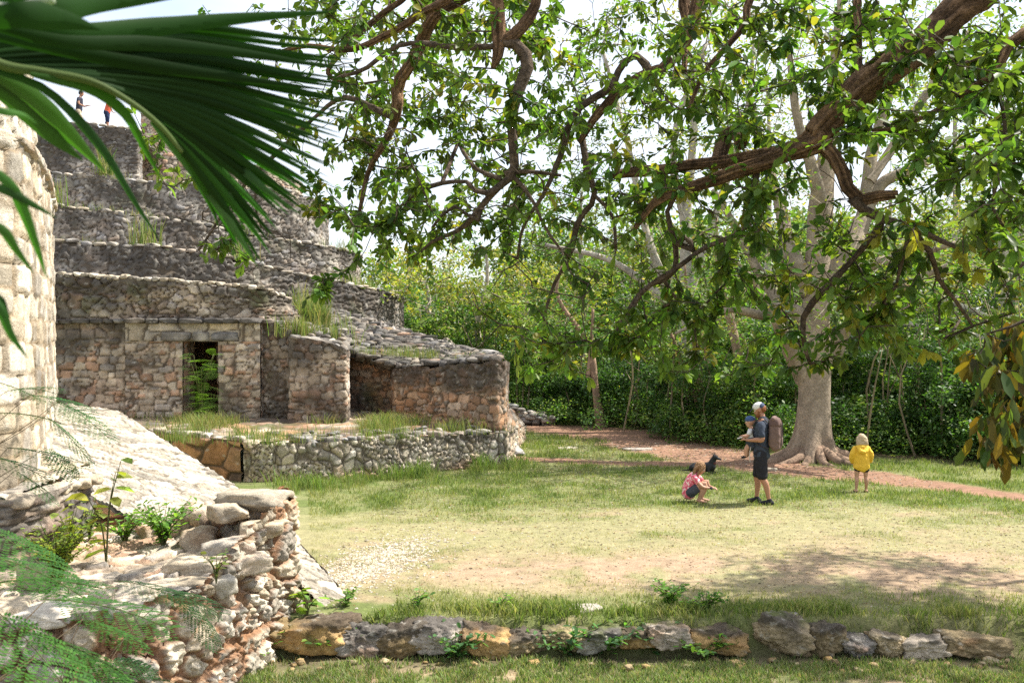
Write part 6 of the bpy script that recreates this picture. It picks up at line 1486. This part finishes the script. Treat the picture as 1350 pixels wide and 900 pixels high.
def distant(label, p, rz, top, low, hair, lean, stride, arm, seed):
    t = thing('person', label, 'person', tuple(p), rz)
    F = Fig()
    for y, ax in ((.10, -stride), (-.10, stride)):
        F.limb([(0, y, .93, .085), (ax*.5+.02, y, .5, .056), (ax, y, .085, .036)]); F.limb([(ax-.05, y, .045, .036), (ax+.17, y, .03, .036, .022)])
    L = lean; F.limb([(0, 0, .9, .15, .11), (L*.35, 0, 1.2, .16, .11), (L*.7, 0, 1.42, .17, .10), (L*.75, 0, 1.47, .1, .07)], 16); F.limb([(L*.75, 0, 1.46, .055), (L*.9+.02, 0, 1.56, .055)]); T = head(F, (L+.04, 0, 1.665-abs(L)*.15), 1, .2)
    for y, wr in ((1, arm), (-1, (arm[0]*.6, -arm[1], arm[2]-.1))):
        sx = L*.68; el = (sx-.02+.3*(wr[0]-sx), y*.26, 1.18); F.limb([(sx, y*.18, 1.41, .055), el+(.04,), wr+(.026,)]); hand(F, wr, (1, 0, -.2), (0, 0, 1), (0, -y, 0), 1, .5)
    F.build('body', SKIN, t, .014, 3)
    F = Fig(); F.limb([(0, 0, .9, .17, .13), (L*.35, 0, 1.2, .178, .128), (L*.7, 0, 1.41, .185, .12)], 18)
    for y in (-1, 1): F.limb([(L*.68, y*.16, 1.41, .07), (L*.66, y*.23, 1.3, .064)])
    F.build('shirt', top, t, .012, 2)
    F = Fig(); F.limb([(0, 0, .98, .158, .12), (0, 0, .88, .165, .13)], 18)
    for y, ax in ((.10, -stride), (-.10, stride)): F.limb([(0, y, .9, .1), (ax*.5+.02, y, .52, .078), (ax*.9, y, .16 if seed == 1 else .5, .065)])
    F.build('trousers', low, t, .012, 2)
    F = Fig(); F.ell(T(-.02, 0, .03), (.104, .084, .104)); F.build('hair', hair, t, .01, 2)
    F = Fig()
    for y, ax in ((.10, -stride), (-.10, stride)):
        F = Fig(); F.limb([(ax-.06, y, .045, .042), (ax+.18, y, .035, .042, .03)]); F.build('shoe', plain('pale_shoe', (.5, .5, .48), .8, .2, .1), t, .01, 1)
zt5 = W(140, 163, 43.5)[2]
dk = plain('dark_hair', (.02, .015, .012), .7, .3, .1)
distant('person in dark vest and beige trousers walking on top of the ruin', W(104, 0, 42.6)*np.array((1, 1, 0))+np.array((0, 0, 11.62)), .15, plain('dark_vest', (.04, .04, .055), .9, .1, .2), plain('beige_trousers', (.45, .38, .28), .9, .1, .1), dk, .06, .22, (.34, .2, 1.2), 1)
distant('person in orange red shirt and navy shorts leaning on top of the ruin', W(141, 0, 42.9)*np.array((1, 1, 0))+np.array((0, 0, 11.62)), .2, plain('orange_shirt', (.62, .13, .07), .9, .1, .1), plain('navy_shorts', (.02, .03, .07), .9, .1, .1), dk, .22, .05, (.42, .18, 1.0), 2)
# terrace on which they stand
mb = MB(); q0 = W(-60, 160, 41.2); wall(mb, [np.array((-28., 41.5, 11.6)), np.array((-15.9, 42.1, 11.6))], [np.array((-29., 50.3, 11.6)), np.array((-17.6, 50.9, 11.6))], .25, .5, .5, (0, 40, 60), amp=.03, pal='grey', seed=7); mb.build('summit_terrace', M_STONE, temple)
# ================================================================== light, sky, camera
SUN_EL, SUN_AZ = 56., 74.        # azimuth measured from +Y towards +X
w = bpy.data.worlds.new('World'); scene.world = w; w.use_nodes = True
nt = w.node_tree; bg = nt.nodes['Background']
sky = nt.nodes.new('ShaderNodeTexSky'); sky.sky_type = 'NISHITA'; sky.sun_disc = False
sky.sun_elevation = R_(SUN_EL); sky.sun_rotation = R_(SUN_AZ); sky.air_density = 1.0; sky.dust_density = 2.0; sky.ozone_density = 1.0
tcw = nt.nodes.new('ShaderNodeTexCoord'); nz = nt.nodes.new('ShaderNodeTexNoise'); nz.inputs['Scale'].default_value = 2.2; nz.inputs['Detail'].default_value = 7; nz.inputs['Roughness'].default_value = .55
mp = nt.nodes.new('ShaderNodeMapping'); mp.inputs['Scale'].default_value = (1, 1, 2.5); nt.links.new(tcw.outputs['Generated'], mp.inputs[0]); nt.links.new(mp.outputs[0], nz.inputs['Vector'])
mrw = nt.nodes.new('ShaderNodeMapRange'); mrw.inputs['From Min'].default_value = .3; mrw.inputs['From Max'].default_value = .6; mrw.inputs['To Min'].default_value = .25; mrw.inputs['To Max'].default_value = .85; nt.links.new(nz.outputs['Fac'], mrw.inputs[0])
mxw = nt.nodes.new('ShaderNodeMix'); mxw.data_type = 'RGBA'; mxw.inputs['B'].default_value = (4.0, 4.15, 4.4, 1)     # thin bright cloud
nt.links.new(mrw.outputs[0], mxw.inputs['Factor']); nt.links.new(sky.outputs[0], mxw.inputs['A']); nt.links.new(mxw.outputs['Result'], bg.inputs['Color']); bg.inputs['Strength'].default_value = .15
sl = bpy.data.lights.new('sun', 'SUN'); sl.energy = 5.; sl.angle = R_(.5); sl.color = (1, .95, .86)
so = bpy.data.objects.new('sun', sl); COL.objects.link(so)
so.rotation_euler = (R_(90-SUN_EL), 0, R_(180-SUN_AZ)); so.location = (10, 5, 30)
cam = bpy.data.cameras.new('camera'); cam.sensor_width = 36; cam.lens = FOC/1350*36; cam.clip_end = 3000; cam.clip_start = .05
cam.shift_y = (HY-450)/1350.
cam.dof.use_dof = True; cam.dof.focus_distance = 14.0; cam.dof.aperture_fstop = 9
co = bpy.data.objects.new('camera', cam); COL.objects.link(co); co.location = (0, 0, CH); co.rotation_euler = (R_(90), 0, 0)
scene.camera = co
scene.view_settings.view_transform = 'Standard'; scene.view_settings.look = 'None'; scene.view_settings.gamma = 1
scene.view_settings.exposure = 1.1
scene.cycles.use_denoising = False
scene.cycles.max_bounces = 7; scene.cycles.diffuse_bounces = 4; scene.cycles.glossy_bounces = 2; scene.cycles.transmission_bounces = 4; scene.cycles.transparent_max_bounces = 4
